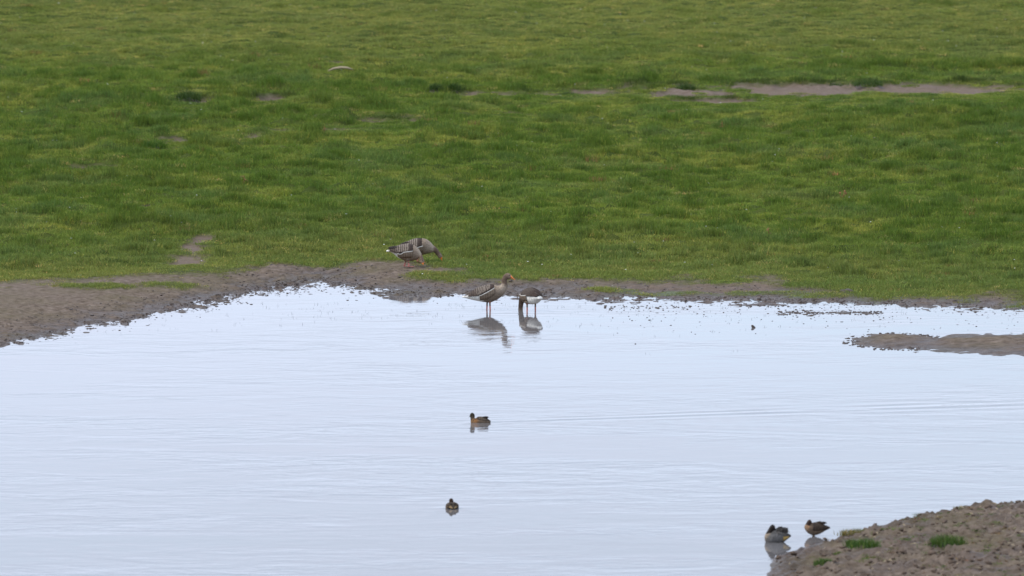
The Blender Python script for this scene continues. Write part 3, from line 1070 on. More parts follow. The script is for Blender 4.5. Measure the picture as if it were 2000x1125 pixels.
def feathers(sw, last, side, x0, x1, dx, rows, ztop_phi, zedge, ln, dark, pale, rs, lift=(.003, .012), fringe=1.0, wmul=1.35, pts_=5):
    """overlapping scale feathers over one side of the body"""
    V, F, C = [], [], []
    SS, PP, OO = [], [], []
    xs_ = np.arange(x0, x1, dx)
    for ci, xx in enumerate(xs_[::-1]):
        s0 = float(sw.s_of_x(xx, last))
        q = catmull(sw.r, np.array([s0]))[0]
        zm, hz = (q[1] + q[3]) / 2, (q[1] - q[3]) / 2
        ze = zedge(xx)
        pe = math.acos(max(-.95, min(.95, (ze - zm) / max(hz, 1e-4))))
        if pe < ztop_phi + .15:
            pe = ztop_phi + .15
        nr = rows
        dp = (pe - ztop_phi) / nr
        for r_ in range(nr):
            p = ztop_phi + dp * (r_ + .5)
            L_ = ln * rs.uniform(.95, 1.05)
            wd = dp * .5 * wmul
            k = len(C)
            sh = rs.uniform(.85, 1.18)
            for a in range(pts_):
                t = a / (pts_ - 1)
                wv = [.55, .95, 1.0, 1.0, .82][a] if pts_ == 5 else 1
                s_ = float(sw.s_of_x(xx - L_ * t, last))
                off = lift[0] + (lift[1] - lift[0]) * t
                for b, e in ((-1, 1), (-.6, .55), (0, 0), (.6, .55), (1, 1)):
                    ph = side * (p + wd * wv * b + .12 * dp * t)
                    SS.append(s_)
                    PP.append(ph)
                    OO.append(off - .002 * abs(b))
                    rear = (xs_[-1] - xx) / max(xs_[-1] - xs_[0], 1e-6)
                    fr = fringe * (1.0 if a == 4 else (.12 if a == 3 else 0)) * (1 - .75 * sstep(.45, .8, rear))
                    C.append(tuple(np.array(dark) * sh * (1 - fr) + np.array(pale) * fr))
            for a in range(pts_ - 1):
                for b in range(4):
                    i = k + a * 5 + b
                    F.append((i, i + 1, i + 6, i + 5))
    SS, PP, OO = np.array(SS), np.array(PP), np.array(OO)
    V = [tuple(q) for q in sw.at(SS, PP) + sw.norm(SS, PP) * OO[:, None]]
    return V, F, C

def quill(p0, p1, width, bow, dark, pale, n_=7):
    """one long flight feather from p0 to p1"""
    p0, p1 = np.array(p0, float), np.array(p1, float)
    d_ = p1 - p0
    up = np.array((0, 0, 1.0))
    sd = np.cross(d_, (0, 1, 0))
    sd = sd / np.linalg.norm(sd)
    V, F, C = [], [], []
    for i in range(n_):
        t = i / (n_ - 1)
        w_ = width * [.6, .95, 1, 1, .9, .65, .12][i]
        c_ = p0 + d_ * t + up * bow * 4 * t * (1 - t)
        for b in (-1, -.72, 0, 1):
            V.append(tuple(c_ + sd * w_ * b + np.array((0, .0025 * (1 - abs(b)) * (1 if p0[1] > 0 else -1), 0))))
            C.append(pale if b == -1 else dark)
    for i in range(n_ - 1):
        for b in range(3):
            k = i * 4 + b
            F.append((k, k + 1, k + 5, k + 4))
    return V, F, C

def merge(parts):
    V, F, C = [], [], []
    for v, f, c_ in parts:
        k = len(V)
        V += list(v)
        F += [tuple(i + k for i in q) for q in f]
        C += list(c_)
    return V, F, C

def foot(hx, hy, z, ln, c_, yaw=0):
    """webbed foot: three toes and the web, flat on the ground"""
    V, F = [], []
    tips = []
    for a in (-.5, 0, .5):
        tips.append((hx + ln * math.cos(a + yaw), hy + ln * math.sin(a + yaw)))
    V = [(hx - .012, hy, z), (tips[0][0], tips[0][1], z), (tips[1][0], tips[1][1], z), (tips[2][0], tips[2][1], z)]
    V += [(a, b, z + .009) for a, b, _ in V]
    F = [(0, 1, 2), (0, 2, 3), (4, 6, 5), (4, 7, 6), (0, 4, 5, 1), (1, 5, 6, 2), (2, 6, 7, 3), (3, 7, 4, 0)]
    return V, F, [c_] * 8

def bill_mesh(base_t, base_b, w, tip, tipw, yb, yt):
    """tapering bill from its root to the nail at the tip"""
    base_t, base_b, tip = np.array(base_t), np.array(base_b), np.array(tip)
    V, F = [], []
    ns_, na_ = 7, 12
    bc, bh = (base_t + base_b) / 2, (base_t - base_b) / 2
    for i in range(ns_):
        t = i / (ns_ - 1)
        k = (1 - t) * (1 - .25 * t)
        c_ = bc * (1 - t) + tip * t
        hv = bh * max(k, .2 if t < 1 else .1)
        w_ = w * (1 - t) + tipw * t
        if t == 1:
            w_ *= .5
        yy = yb * (1 - t) + yt * t
        for q in range(na_):
            b = 2 * math.pi * q / na_
            V.append((c_[0] + hv[0] * math.cos(b), yy + w_ * math.sin(b), c_[1] + hv[1] * math.cos(b)))
    for i in range(ns_ - 1):
        for q in range(na_):
            F.append((i * na_ + q, i * na_ + (q + 1) % na_, (i + 1) * na_ + (q + 1) % na_, (i + 1) * na_ + q))
    F.append(tuple(range(na_))[::-1])
    F.append(tuple(range((ns_ - 1) * na_, ns_ * na_)))
    return V, F

def ball(cx, cy, cz, r):
    V, F = [], []
    nu, nv = 10, 7
    for a in range(nv):
        th = math.pi * a / (nv - 1)
        for b in range(nu):
            V.append((cx + r * math.sin(th) * math.cos(b * 2 * math.pi / nu), cy + r * math.sin(th) * math.sin(b * 2 * math.pi / nu), cz + r * math.cos(th)))
    for a in range(nv - 1):
        for b in range(nu):
            F.append((a * nu + b, a * nu + (b + 1) % nu, (a + 1) * nu + (b + 1) % nu, (a + 1) * nu + b))
    return V, F

def color_mesh(name, V, F, C, mat, parent, solid=0.0, smooth=True):
    me = poly_mesh(name, [tuple(v) for v in V], F, smooth)
    set_col(me, 'plumage', np.array([tuple(c_[:3]) for c_ in C]) * (0.8 if parent.name.startswith('duck') else 1.0))
    o = link(name, me, mat, parent)
    if solid:
        s_ = o.modifiers.new('thickness', 'SOLIDIFY')
        s_.thickness = solid
        s_.offset = 0
    return o

def fused(name, parts, voxel, parent):
    """body, thighs, shanks and feet grown into one continuous skin"""
    V, F, C = merge(parts)
    raw = poly_mesh(name + '_raw', [tuple(v) for v in V], F)
    tmp = bpy.data.objects.new('raw', raw)
    col.objects.link(tmp)
    md = tmp.modifiers.new('r', 'REMESH')
    md.mode = 'VOXEL'
    md.voxel_size = voxel
    md.use_smooth_shade = True
    sm = tmp.modifiers.new('s', 'SMOOTH')
    sm.factor = 0.5
    sm.iterations = 2
    dg = bpy.context.evaluated_depsgraph_get()
    me = bpy.data.meshes.new_from_object(tmp.evaluated_get(dg))
    bpy.data.objects.remove(tmp)
    bpy.data.meshes.remove(raw)
    kd = kdtree.KDTree(len(V))
    for i, v in enumerate(V):
        kd.insert(v, i)
    kd.balance()
    cc = np.array([tuple(c_[:3]) for c_ in C])
    out = np.zeros((len(me.vertices), 3))
    for i, v in enumerate(me.vertices):
        f_ = kd.find_n(v.co, 3)
        w_ = np.array([1 / (q[2] + 1e-4) for q in f_])
        out[i] = (cc[[q[1] for q in f_]] * w_[:, None]).sum(0) / w_.sum()
    if parent.name.startswith('duck'):
        out = out * 0.78
    me.name = name
    me.polygons.foreach_set('use_smooth', [True] * len(me.polygons))
    set_col(me, 'plumage', out)
    return link(name, me, M_PLUME, parent)

GREY = np.array((0.225, 0.168, 0.118))
PALEG = np.array((0.33, 0.262, 0.195))
NECK = np.array((0.145, 0.096, 0.066))
HEADC = np.array((0.285, 0.20, 0.135))
WHITE = np.array((0.80, 0.77, 0.69))
PINK = np.array((0.62, 0.23, 0.19))
WDARK = (0.052, 0.034, 0.026)
WPALE = (0.46, 0.39, 0.31)

def goose_paint(sw, S, A, V, nb, zline, xvent):
    """nb: ring where the neck begins; white from the vent back; barred flank"""
    C = np.zeros((len(V), 3))
    for i in range(len(V)):
        s_, p = S[i], A[i] if A[i] <= math.pi else 2 * math.pi - A[i]
        x_, y_, z_ = V[i]
        under = p / math.pi
        c_ = GREY * 1.0
        if s_ < nb:
            lo = min(1, max(0, (under - .45) / .4))
            c_ = GREY * (1 - .35 * lo) + PALEG * .35 * lo
            fr = min(1, max(0, (s_ - (nb - 3.2)) / 2.5))
            c_ = c_ * (1 - fr) + PALEG * 1.02 * fr
            bar = .5 + .5 * math.sin((x_ * .9 + z_ * .35) * 230 + 2.5 * math.sin(z_ * 60))
            if under > .3 and fr < .8:
                c_ = c_ * (1 - .42 * bar * (1 - fr)) + np.array((.09, .065, .05)) * .42 * bar * (1 - fr)
            v_ = (xvent + .10 * (z_ - zline) - x_) / .02
            v_ = min(1, max(0, v_))
            if under > .30:
                c_ = c_ * (1 - v_) + WHITE * v_
            elif x_ < V[:, 0].min() + .035:
                c_ = WHITE * .9
            elif x_ < xvent - .1:
                c_ = np.array((.10, .08, .068))
        else:
            t = (s_ - nb) / (sw.n - 1 - nb)
            k = min(1, max(0, t / .18))
            c_ = PALEG * (1 - k) + NECK * k
            gro = .5 + .5 * math.sin(p * 9 + t * 22)
            c_ = c_ * (1 - .22 * gro * k)
            h_ = min(1, max(0, (t - .52) / .2))
            c_ = c_ * (1 - h_) + HEADC * (1 - .25 * (1 - under)) * h_
        C[i] = c_
    return C

def goose(place, yaw, label, rings, nb, last, legs, bill, eye, zline, xvent, wing_x, wing_edge, tips, seed, fz=0.0, wrows=5, fringe=0.6):
    rs = np.random.RandomState(seed)
    root = bpy.data.objects.new('goose', None)
    col.objects.link(root)
    root.location = place
    root.rotation_euler = (0, 0, yaw)
    root.empty_display_size = 0.2
    tag(root, label, 'goose', 'grey geese at the pool edge')
    sw = Sweep(rings)
    V, F, S, A = sw.mesh(96, 40)
    C = goose_paint(sw, S, A, V, nb, zline, xvent)
    parts = [(V.tolist(), F, C.tolist())]
    for (tx, ty, tz, kx, kz, bx, bz, yw) in legs:
        v, f = tube([(tx, ty, tz), ((tx + kx) / 2, ty, (tz + kz) / 2), (kx, ty, kz)], [.042, .032, .013], 12)
        parts.append((v, f, [tuple(GREY * .9)] * len(v)))
        v, f = tube([(kx, ty, kz + .01), ((kx + bx) / 2, ty, (kz + bz) / 2), (bx, ty, bz)], [.0145, .0125, .0135], 10)
        parts.append((v, f, [tuple(PINK)] * len(v)))
        parts.append(foot(bx, ty, bz - .006, .085, tuple(PINK), yw))
    fused('body', parts, 0.0055, root)
    # bill
    v, f = bill_mesh(*bill)
    link('bill', poly_mesh('bill', v, f), M_BILL_ORANGE, root)
    for (ex, ey, ez) in eye:
        v, f = ball(ex, ey, ez, .0065)
        link('eye', poly_mesh('eye', v, f), M_EYE, root)
    # wings
    for sd in (1, -1):
        pr = []
        for (p0, p1, w_) in tips:
            q0, q1 = (p0[0], sd * p0[1], p0[2]), (p1[0], sd * p1[1], p1[2])
            pr.append(quill(q0, q1, w_, .006, (.026, .02, .019), (.20, .165, .14)))
        pr.append(feathers(sw, last, sd, wing_x[0], wing_x[1], .031, wrows, .10, wing_edge, .088, WDARK, WPALE, rs, fringe=fringe))
        V2, F2, C2 = merge(pr)
        color_mesh('wing', V2, F2, C2, M_PLUME, root, .0025)
        # flank feathers that lap up over the folded wing, edged in white
        x0_, x1_ = wing_x[1] - .24, wing_x[1] - .005
        xs_ = np.linspace(x0_, x1_, 14)
        V3, F3, C3 = [], [], []
        for i, xx in enumerate(xs_):
            s_ = float(sw.s_of_x(xx, last))
            q = catmull(sw.r, np.array([s_]))[0]
            zm, hz = (q[1] + q[3]) / 2, (q[1] - q[3]) / 2
            ze = wing_edge(xx)
            pe = math.acos(max(-.95, min(.95, (ze - zm) / max(hz, 1e-4))))
            for j, (dp, of, wh) in enumerate(((-.03, .016, 1), (.015, .017, 1), (.07, .015, 0), (.45, .010, 0), (.8, .0, 0))):
                ph = sd * (pe + dp)
                V3.append(tuple(sw.at(s_, ph)[0] + sw.norm(s_, ph)[0] * of))
                base = GREY * (.72 if (i % 2) else 1.1)
                C3.append(tuple(WHITE * .68 * wh + base * (1 - wh)))
        for i in range(13):
            for j in range(4):
                k = i * 5 + j
                F3.append((k, k + 1, k + 6, k + 5))
        color_mesh('flank_feathers', V3, F3, C3, M_PLUME, root, .003)
    return root

def conv(rows, ox, oy, k, dr=1):
    """side-view measurements to metres"""
    out = []
    for q in rows:
        (tx, tz), (bx, bz), w = q[0], q[1], q[2]
        out.append((dr * (tx - ox) * k, (oy - tz) * k, dr * (bx - ox) * k, (oy - bz) * k, w, q[3] if len(q) > 3 else 0.0))
    return out

# --- the upright goose in the water
k = 0.000833
ringsA = conv([((108, 554), (112, 570), .034), ((170, 528), (175, 580), .055), ((240, 492), (250, 600), .072), ((330, 436), (340, 622), .09),
               ((430, 386), (440, 642), .106), ((530, 352), (540, 656), .116), ((630, 334), (640, 660), .122), ((710, 338), (740, 616), .118),
               ((775, 348), (830, 562), .105), ((815, 345), (897, 490), .084), ((836, 326), (942, 420), .064), ((845, 296), (955, 352), .050),
               ((842, 262), (946, 302), .041), ((848, 226), (940, 262), .036), ((868, 178), (950, 234), .035), ((905, 136), (968, 228), .0355),
               ((945, 118), (986, 228), .035), ((985, 125), (1006, 224), .030), ((1012, 150), (1016, 215), .022), ((1022, 168), (1020, 205), .014)], 600, 800, k)
def edgeA(x):
    return np.interp(x, [(240 - 600) * k, (470 - 600) * k, (600 - 600) * k, (740 - 600) * k], [(800 - 528) * k, (800 - 515) * k, (800 - 452) * k, (800 - 380) * k])
gxA, gyA = GOOSE_A
bzA = float(hgt(np.array([gxA]), np.array([gyA]))[0])
goose((gxA, gyA, 0), 0.0, 'goose standing upright in the shallow water with its neck raised', ringsA, 10, 10,
      [(-.015, .045, .17, -.02, .11, -.028, bzA + .008, 0.1), (.02, -.045, .17, .022, .11, .03, bzA + .008, -.1)],
      (((1010 - 600) * k, (800 - 148) * k), ((1012 - 600) * k, (800 - 218) * k), .0235, ((1097 - 600) * k, (800 - 247) * k), .010, 0, 0),
      [((988 - 600) * k, s_ * .0305, (800 - 158) * k) for s_ in (1, -1)], .2, (520 - 600) * k, (-.215, .105), edgeA,
      [((-.13, .075, .285), (-.290, .034, .246), .017), ((-.12, .085, .265), (-.305, .040, .238), .016), ((-.10, .092, .250), (-.285, .050, .236), .016), ((-.14, .066, .30), (-.325, .022, .246), .014)], 1)

# --- the goose with its head under water, seen from behind
ringsB = [(-.335, .222, -.33, .206, .036), (-.27, .272, -.265, .178, .062), (-.19, .318, -.19, .132, .09), (-.09, .346, -.09, .108, .112),
          (.02, .348, .02, .100, .122), (.12, .328, .11, .100, .116), (.19, .300, .165, .112, .098, .004), (.245, .268, .195, .130, .076, .012),
          (.285, .222, .212, .128, .055, .022), (.302, .165, .222, .105, .043, .032), (.305, .108, .227, .066, .037, .040), (.303, .05, .228, .022, .035, .046),
          (.300, .0, .226, -.018, .036, .050), (.295, -.045, .228, -.052, .030, .052), (.28, -.075, .24, -.076, .018, .053)]
def edgeB(x):
    return np.interp(x, [-.3, -.12, .05, .18], [.258, .250, .235, .245])
gxB, gyB = GOOSE_B
bzB = float(hgt(np.array([gxB]), np.array([gyB]))[0])
goose((gxB, gyB, 0), R(116), 'goose seen from behind with its head under the water, white rump showing', ringsB, 7, 8,
      [(-.02, .075, .15, -.02, .10, -.02, bzB + .008, 0.1), (.0, -.075, .15, .0, .10, .0, bzB + .008, -.1)],
      ((.288, -.066), (.242, -.066), .02, (.262, -.135), .01, .053, .054),
      [(.272, .05 + s_ * .03, -.03) for s_ in (1, -1)], .2, -.045, (-.20, .16), edgeB,
      [((-.11, .075, .29), (-.28, .035, .262), .017), ((-.10, .088, .265), (-.27, .045, .25), .016), ((-.12, .06, .31), (-.33, .02, .258), .014)], 2, fringe=0.3)

# --- the two grazing geese on the shore
k = 0.000583
def C_(x_, y_): return ((x_ - 750) * k, (890 - y_) * k)
ringsC = conv([((205, 442), (210, 474), .036), ((300, 402), (330, 486), .056), ((400, 372), (425, 545), .074), ((500, 326), (505, 618), .092),
               ((600, 294), (600, 676), .106), ((700, 274), (700, 712), .117), ((830, 264), (830, 730), .124), ((950, 288), (950, 716), .120),
               ((1040, 340), (1040, 690), .104, -.005), ((1105, 410), (1085, 655), .084, -.015), ((1150, 480), (1095, 630), .062, -.035), ((1185, 545), (1098, 622), .047, -.06),
               ((1208, 600), (1102, 635), .040, -.085), ((1228, 650), (1108, 670), .038, -.105), ((1245, 690), (1118, 718), .036, -.12), ((1248, 722), (1145, 752), .029, -.132), ((1238, 742), (1175, 770), .02, -.14)], 750, 890, k)
def edgeC(x):
    return np.interp(x, [C_(330, 0)[0], C_(600, 0)[0], C_(700, 0)[0], C_(900, 0)[0], C_(1000, 0)[0]], [C_(0, 440)[1], C_(0, 525)[1], C_(0, 470)[1], C_(0, 445)[1], C_(0, 420)[1]])
pc = land(793.3, 523.3, 0.1)
goose(pc, 0.0, 'nearer of two grazing geese on the shore, head turned down to the mud', ringsC, 10, 9,
      [(-.01, .05, .13, -.005, .085, -.035, .008, 0), (.03, -.05, .13, .035, .085, .045, .008, 0)],
      (C_(1240, 735), C_(1165, 765), .02, C_(1228, 818), .011, -.138, -.155),
      [(C_(1205, 700)[0], -.152, C_(0, 690)[1]), (C_(1215, 700)[0], -.085, C_(0, 690)[1])], .2, C_(630, 0)[0], (C_(455, 0)[0], C_(935, 0)[0]), edgeC,
      [(((-.10), .075, .315), (C_(250, 0)[0], .028, C_(0, 372)[1]), .016), ((-.09, .088, .29), (C_(280, 0)[0], .038, C_(0, 385)[1]), .016), ((-.08, .1, .262), (C_(340, 0)[0], .05, C_(0, 420)[1]), .016)], 3)

def D_(x_, y_): return ((x_ - 1100) * k, (815 - y_) * k)
ringsD = conv([((585, 330), (590, 358), .036), ((680, 292), (705, 392), .056), ((790, 246), (800, 480), .08), ((895, 196), (900, 556), .1),
               ((1000, 166), (1000, 598), .115), ((1120, 150), (1120, 606), .124), ((1240, 152), (1240, 592), .119), ((1335, 188), (1350, 564), .1),
               ((1415, 252), (1435, 545), .078), ((1475, 322), (1488, 530), .056), ((1540, 376), (1515, 540), .043), ((1605, 432), (1545, 566), .037),
               ((1658, 515), (1580, 612), .034), ((1702, 565), (1606, 650), .035), ((1735, 622), (1645, 690), .030), ((1744, 655), (1672, 702), .02)], 1100, 815, k)
def edgeD(x):
    return np.interp(x, [D_(700, 0)[0], D_(950, 0)[0], D_(1130, 0)[0], D_(1260, 0)[0]], [D_(0, 380)[1], D_(0, 420)[1], D_(0, 360)[1], D_(0, 325)[1]])
pd_ = land(818.2, 517.2, 0.1)
goose((pd_[0], pd_[1] + 0.25, float(hgt(np.array([pd_[0]]), np.array([pd_[1] + .25]))[0])), 0.0, 'further of two grazing geese, orange bill reaching to the turf', ringsD, 9, 9,
      [(-.01, .05, .17, -.005, .12, -.03, .008, 0), (.01, -.05, .17, .015, .12, .02, .008, 0)],
      (D_(1742, 645), D_(1668, 698), .021, D_(1732, 772), .011, 0, 0),
      [(D_(1665, 0)[0], s_ * .031, D_(0, 612)[1]) for s_ in (1, -1)], .2, D_(900, 0)[0], (D_(750, 0)[0], D_(1215, 0)[0]), edgeD,
      [((-.12, .075, .33), (D_(600, 0)[0], .03, D_(0, 310)[1]), .016), ((-.1, .09, .3), (D_(620, 0)[0], .04, D_(0, 320)[1]), .016)], 4)

# --- ducks
def duck(place, yaw, label, rings, nb, last, paint, voxel, bill, eye, wing_x, edge, wd, wp, tips, legs, seed, scale=1.0, lift=(.002, .006), tuft=None, patches=None):
    rs = np.random.RandomState(seed)
    root = bpy.data.objects.new('duck', None)
    col.objects.link(root)
    root.location = place
    root.rotation_euler = (0, 0, yaw)
    root.scale = (scale,) * 3
    root.empty_display_size = 0.1
    tag(root, label, 'duck', 'small brown ducks on the pool')
    sw = Sweep(rings)
    V, F, S, A = sw.mesh(80, 36)
    C = [paint(S[i], A[i] if A[i] <= math.pi else 2 * math.pi - A[i], V[i], rs) for i in range(len(V))]
    if legs:
        parts = [(V.tolist(), F, C)]
        for (tx, ty, tz, bx, bz) in legs:
            v, f = tube([(tx, ty, tz), (tx, ty, tz * .5 + bz * .5), (bx, ty, bz)], [.014, .006, .0045], 8)
            parts.append((v, f, [(.10, .075, .05)] * len(v)))
            v, f, c_ = foot(bx, ty, bz - .003, .036, (.10, .075, .05))
            parts.append((v, f, c_))
        fused('body', parts, voxel, root)
    else:
        color_mesh('body', V, F, C, M_PLUME, root)
    if bill:
        v, f = bill_mesh(*bill)
        link('bill', poly_mesh('bill', v, f), M_BILL_DARK, root)
    for (ex, ey, ez) in eye:
        v, f = ball(ex, ey, ez, .0035)
        link('eye', poly_mesh('eye', v, f), M_EYE, root)
    for sd in (1, -1):
        pr = [feathers(sw, last, sd, wing_x[0], wing_x[1], .019, 4, .12, edge, .040, wd, wp, rs, lift)]
        for (p0, p1, w_) in tips:
            pr.append(quill((p0[0], sd * p0[1], p0[2]), (p1[0], sd * p1[1], p1[2]), w_, .002, tuple(np.array(wd) * .6), tuple(np.array(wd) * 1.4)))
        if tuft:
            for i in range(tuft[0]):
                xx = rs.uniform(*tuft[1])
                s_ = float(sw.s_of_x(xx, last))
                ph = sd * rs.uniform(.02, .7)
                p0 = sw.at(s_, ph)[0]
                pr.append(quill(p0, p0 + np.array((-rs.uniform(.05, .085), sd * rs.uniform(-.005, .015), rs.uniform(.008, tuft[2]))), .007, .004, tuple(np.array(wd) * .7), tuple(np.array(wp) * .8)))
        V2, F2, C2 = merge(pr)
        color_mesh('wing', V2, F2, C2, M_PLUME, root, .0014)
    return root

k = 0.0005
def T_(x_, y_): return ((800 - x_) * k, (645 - y_) * k)
ringsT = conv([((1104, 604), (1098, 634), .012), ((1050, 562), (1042, 664), .032), ((1000, 522), (990, 692), .05), ((920, 486), (920, 712), .065),
               ((830, 472), (830, 716), .070), ((745, 480), (742, 712), .068), ((695, 506), (670, 705), .06), ((668, 512), (602, 690), .050),
               ((662, 494), (556, 640), .041), ((664, 466), (548, 572), .032), ((662, 440), (545, 512), .027), ((655, 408), (536, 480), .0255),
               ((626, 369), (530, 464), .025), ((587, 356), (529, 452), .022), ((551, 376), (528, 442), .017), ((534, 410), (526, 436), .010)], 800, 645, k, -1)

def paint_brown(s_, p, v, rs):
    u_ = p / math.pi
    n_ = .5 + .5 * math.sin(v[0] * 420 + 3 * math.sin(v[2] * 300)) * math.sin(v[2] * 380 + v[0] * 120)
    if s_ < 7:
        c_ = np.array((.16, .105, .065)) * (1 - n_ * .6) + np.array((.33, .25, .17)) * n_ * .5
        br = min(1, max(0, (s_ - 4.2) / 1.6))
        c_ = c_ * (1 - br) + np.array((.33, .155, .055)) * (.75 + .4 * n_) * br
        if u_ < .3:
            c_ = c_ * .5
    elif s_ < 9:
        c_ = np.array((.28, .15, .065)) * (.75 + .4 * n_)
    else:
        c_ = np.array((.10, .075, .048)) if u_ > .38 else np.array((.030, .026, .018))
        if s_ > 11.5 and u_ < .7:
            c_ = np.array((.045, .038, .02))
    return tuple(c_)

def edgeT(x):
    return np.interp(x, [T_(1040, 0)[0], T_(900, 0)[0], T_(720, 0)[0]], [.055, .045, .055])
duck((DUCK_A[0], DUCK_A[1], -.004), math.pi + 0.06, 'duck swimming left in mid pool, trailing a long wake', ringsT, 8, 8, paint_brown, .002,
     (T_(533, 432), T_(530, 462), .011, T_(487, 498), .010, 0, 0), [(T_(560, 0)[0], s_ * .020, T_(0, 418)[1]) for s_ in (1, -1)],
     (T_(1030, 0)[0], T_(715, 0)[0]), edgeT, (.055, .038, .026), (.32, .24, .16),
     [((-.03, .05, .072), (T_(1045, 0)[0], .018, T_(0, 476)[1]), .010), ((-.02, .055, .06), (T_(1030, 0)[0], .024, T_(0, 500)[1]), .010), ((-.01, .06, .05), (T_(1010, 0)[0], .03, T_(0, 525)[1]), .009)], None, 11)

ringsR = [(a, b if i < 8 else b * .86 + .004, c2, d2 if i < 8 else d2 * .86 + .004, w * (1.3 if i < 7 else 1.12), yy) for i, (a, b, c2, d2, w, yy) in enumerate(ringsT)]
def paint_rear(s_, p, v, rs):
    u_ = p / math.pi
    c_ = np.array(paint_brown(s_, p, v, rs)) * .8
    if s_ < 2.6:
        if u_ > .2:
            c_ = np.array((.012, .010, .009)) if u_ > .42 else np.array((.34, .23, .11))
        else:
            c_ = np.array((.06, .045, .03))
    if s_ > 8:
        c_ = np.array((.06, .03, .014)) * (1.3 if u_ > .4 else .6)
    return tuple(c_)
duck((DUCK_B[0], DUCK_B[1], -.004), R(97), 'duck swimming straight away from the viewer in the lower pool', ringsR, 8, 8, paint_rear, .002,
     (T_(533, 432), T_(530, 462), .011, T_(487, 498), .010, 0, 0), [(T_(560, 0)[0], s_ * .020, T_(0, 418)[1]) for s_ in (1, -1)],
     (T_(925, 0)[0], T_(715, 0)[0]), edgeT, (.05, .036, .026), (.22, .16, .10),
     [((-.03, .05, .072), (T_(1035, 0)[0], .02, T_(0, 500)[1]), .010), ((-.02, .055, .06), (T_(1020, 0)[0], .024, T_(0, 515)[1]), .010)], None, 12, 0.93)

k = 0.00079
def P_(x_, y_): return ((380 - x_) * k, (550 - y_) * k)
ringsP = conv([((602, 440), (600, 454), .010), ((548, 418), (545, 496), .036), ((482, 386), (475, 552), .062), ((412, 356), (405, 590), .078),
               ((355, 350), (335, 602), .084), ((318, 362), (255, 596), .080), ((302, 376), (206, 552), .067), ((298, 384), (186, 482), .056),
               ((300, 388), (196, 424), .047), ((304, 388), (226, 372), .037), ((308, 386), (252, 326), .030), ((318, 380), (276, 288), .027),
               ((332, 372), (308, 266), .026), ((345, 366), (338, 280), .023), ((352, 358), (355, 310), .016), ((354, 352), (358, 330), .009)], 380, 550, k, -1)
def paint_male(s_, p, v, rs):
    u_ = p / math.pi
    n_ = .5 + .5 * math.sin(v[0] * 900 + 4 * math.sin(v[2] * 500))
    if s_ < 8.3:
        c_ = np.array((.155, .145, .135)) * (.75 + .45 * n_)
        br = min(1, max(0, (s_ - 6.2) / 1.2))
        c_ = c_ * (1 - br) + np.array((.36, .28, .20)) * br
        if s_ < 1.9 and u_ > .35:
            c_ = np.array((.55, .36, .11)) if .42 < u_ < .72 and s_ > .7 else np.array((.02, .017, .015))
        elif u_ < .28:
            c_ = c_ * .6
    else:
        c_ = np.array((.022, .015, .011))
    return tuple(c_)
def edgeP(x):
    return np.interp(x, [P_(560, 0)[0], P_(300, 0)[0]], [.095, .125])
mp_ = ground(1517.5, 1058.7, 0)
duck((mp_[0], mp_[1], -.006), math.pi, 'grey duck with ruffled back feathers preening in water beside the near bank', ringsP, 8, 7, paint_male, .003,
     (P_(352, 330), P_(356, 356), .009, P_(392, 352), .008, 0, 0), [(P_(322, 0)[0], s_ * .024, P_(0, 312)[1]) for s_ in (1, -1)],
     (P_(540, 0)[0], P_(350, 0)[0]), edgeP, (.10, .088, .078), (.22, .2, .18),
     [((-.04, .05, .12), (P_(585, 0)[0], .015, P_(0, 425)[1]), .010), ((-.03, .06, .10), (P_(570, 0)[0], .02, P_(0, 435)[1]), .010)], None, 13, 1.0, (.002, .006),
     (26, (P_(480, 0)[0], P_(350, 0)[0]), .05))

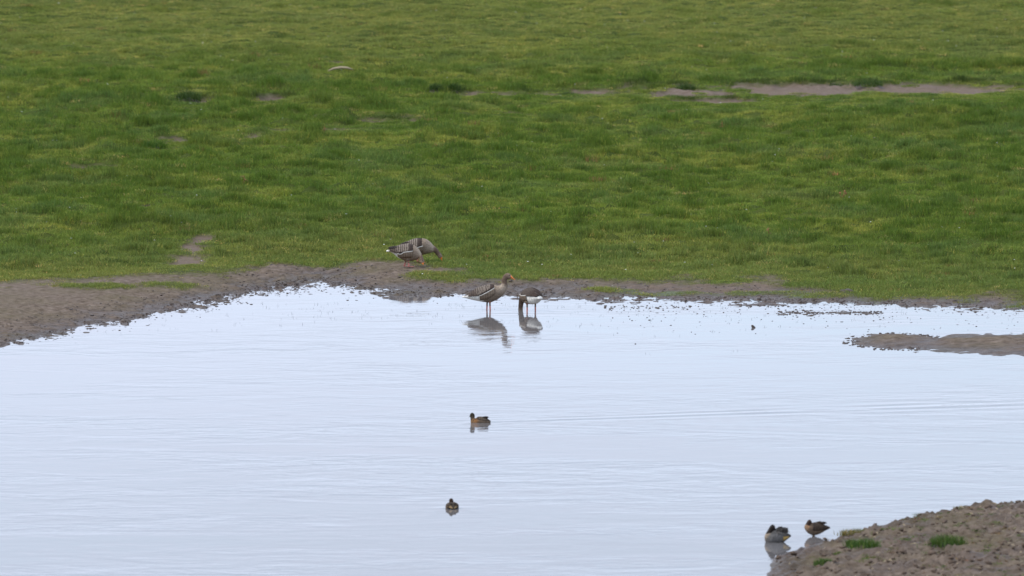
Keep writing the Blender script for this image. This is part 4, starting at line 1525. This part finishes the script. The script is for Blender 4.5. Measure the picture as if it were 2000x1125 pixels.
def W_(x_, y_): return ((960 - x_) * k, (455 - y_) * k)
ringsW = conv([((1216, 320), (1213, 334), .010), ((1150, 292), (1142, 368), .036), ((1072, 258), (1062, 416), .060), ((992, 242), (982, 440), .075),
               ((935, 244), (905, 432), .079), ((908, 262), (852, 398), .071), ((900, 276), (817, 352), .058), ((898, 284), (806, 312), .048),
               ((900, 288), (822, 272), .038), ((902, 288), (842, 240), .031), ((905, 284), (858, 212), .028), ((910, 280), (884, 196), .027),
               ((918, 280), (910, 204), .024), ((922, 282), (926, 236), .016), ((922, 284), (928, 262), .009)], 960, 455, k, -1)
def paint_female(s_, p, v, rs):
    u_ = p / math.pi
    n_ = .5 + .5 * math.sin(v[0] * 400 + 3 * math.sin(v[2] * 300)) * math.sin(v[2] * 360)
    if s_ < 8:
        c_ = np.array((.15, .10, .065)) * (.7 + .6 * n_)
        br = min(1, max(0, (s_ - 4.8) / 1.5))
        c_ = c_ * (1 - br) + np.array((.32, .18, .09)) * br
        if u_ > .6:
            c_ = c_ * .5 + np.array((.3, .22, .15)) * .5
        if u_ < .3:
            c_ = c_ * .45
    else:
        c_ = np.array((.05, .028, .018))
    return tuple(c_)
def edgeW(x):
    return np.interp(x, [W_(1150, 0)[0], W_(900, 0)[0]], [.075, .085])
fp_ = ground(1590, 1046.9, 0)
fz_ = float(hgt(np.array([fp_[0]]), np.array([fp_[1]]))[0])
duck((fp_[0], fp_[1], 0), math.pi, 'brown duck standing asleep on the water edge behind the near bank', ringsW, 8, 7, paint_female, .003,
     (W_(926, 248), W_(928, 270), .009, W_(960, 262), .008, 0, 0), [(W_(892, 0)[0], s_ * .025, W_(0, 232)[1]) for s_ in (1, -1)],
     (W_(1130, 0)[0], W_(925, 0)[0]), edgeW, (.042, .028, .020), (.14, .09, .055),
     [((-.03, .05, .13), (W_(1205, 0)[0], .012, W_(0, 312)[1]), .011), ((-.02, .06, .11), (W_(1180, 0)[0], .02, W_(0, 330)[1]), .011)],
     [(-.0, .022, .03, .0, min(fz_, 0) + .002), (.012, -.022, .03, .012, min(fz_, 0) + .002)], 14, 1.0, (.002, .006), (8, (W_(1060, 0)[0], W_(980, 0)[0]), .015))
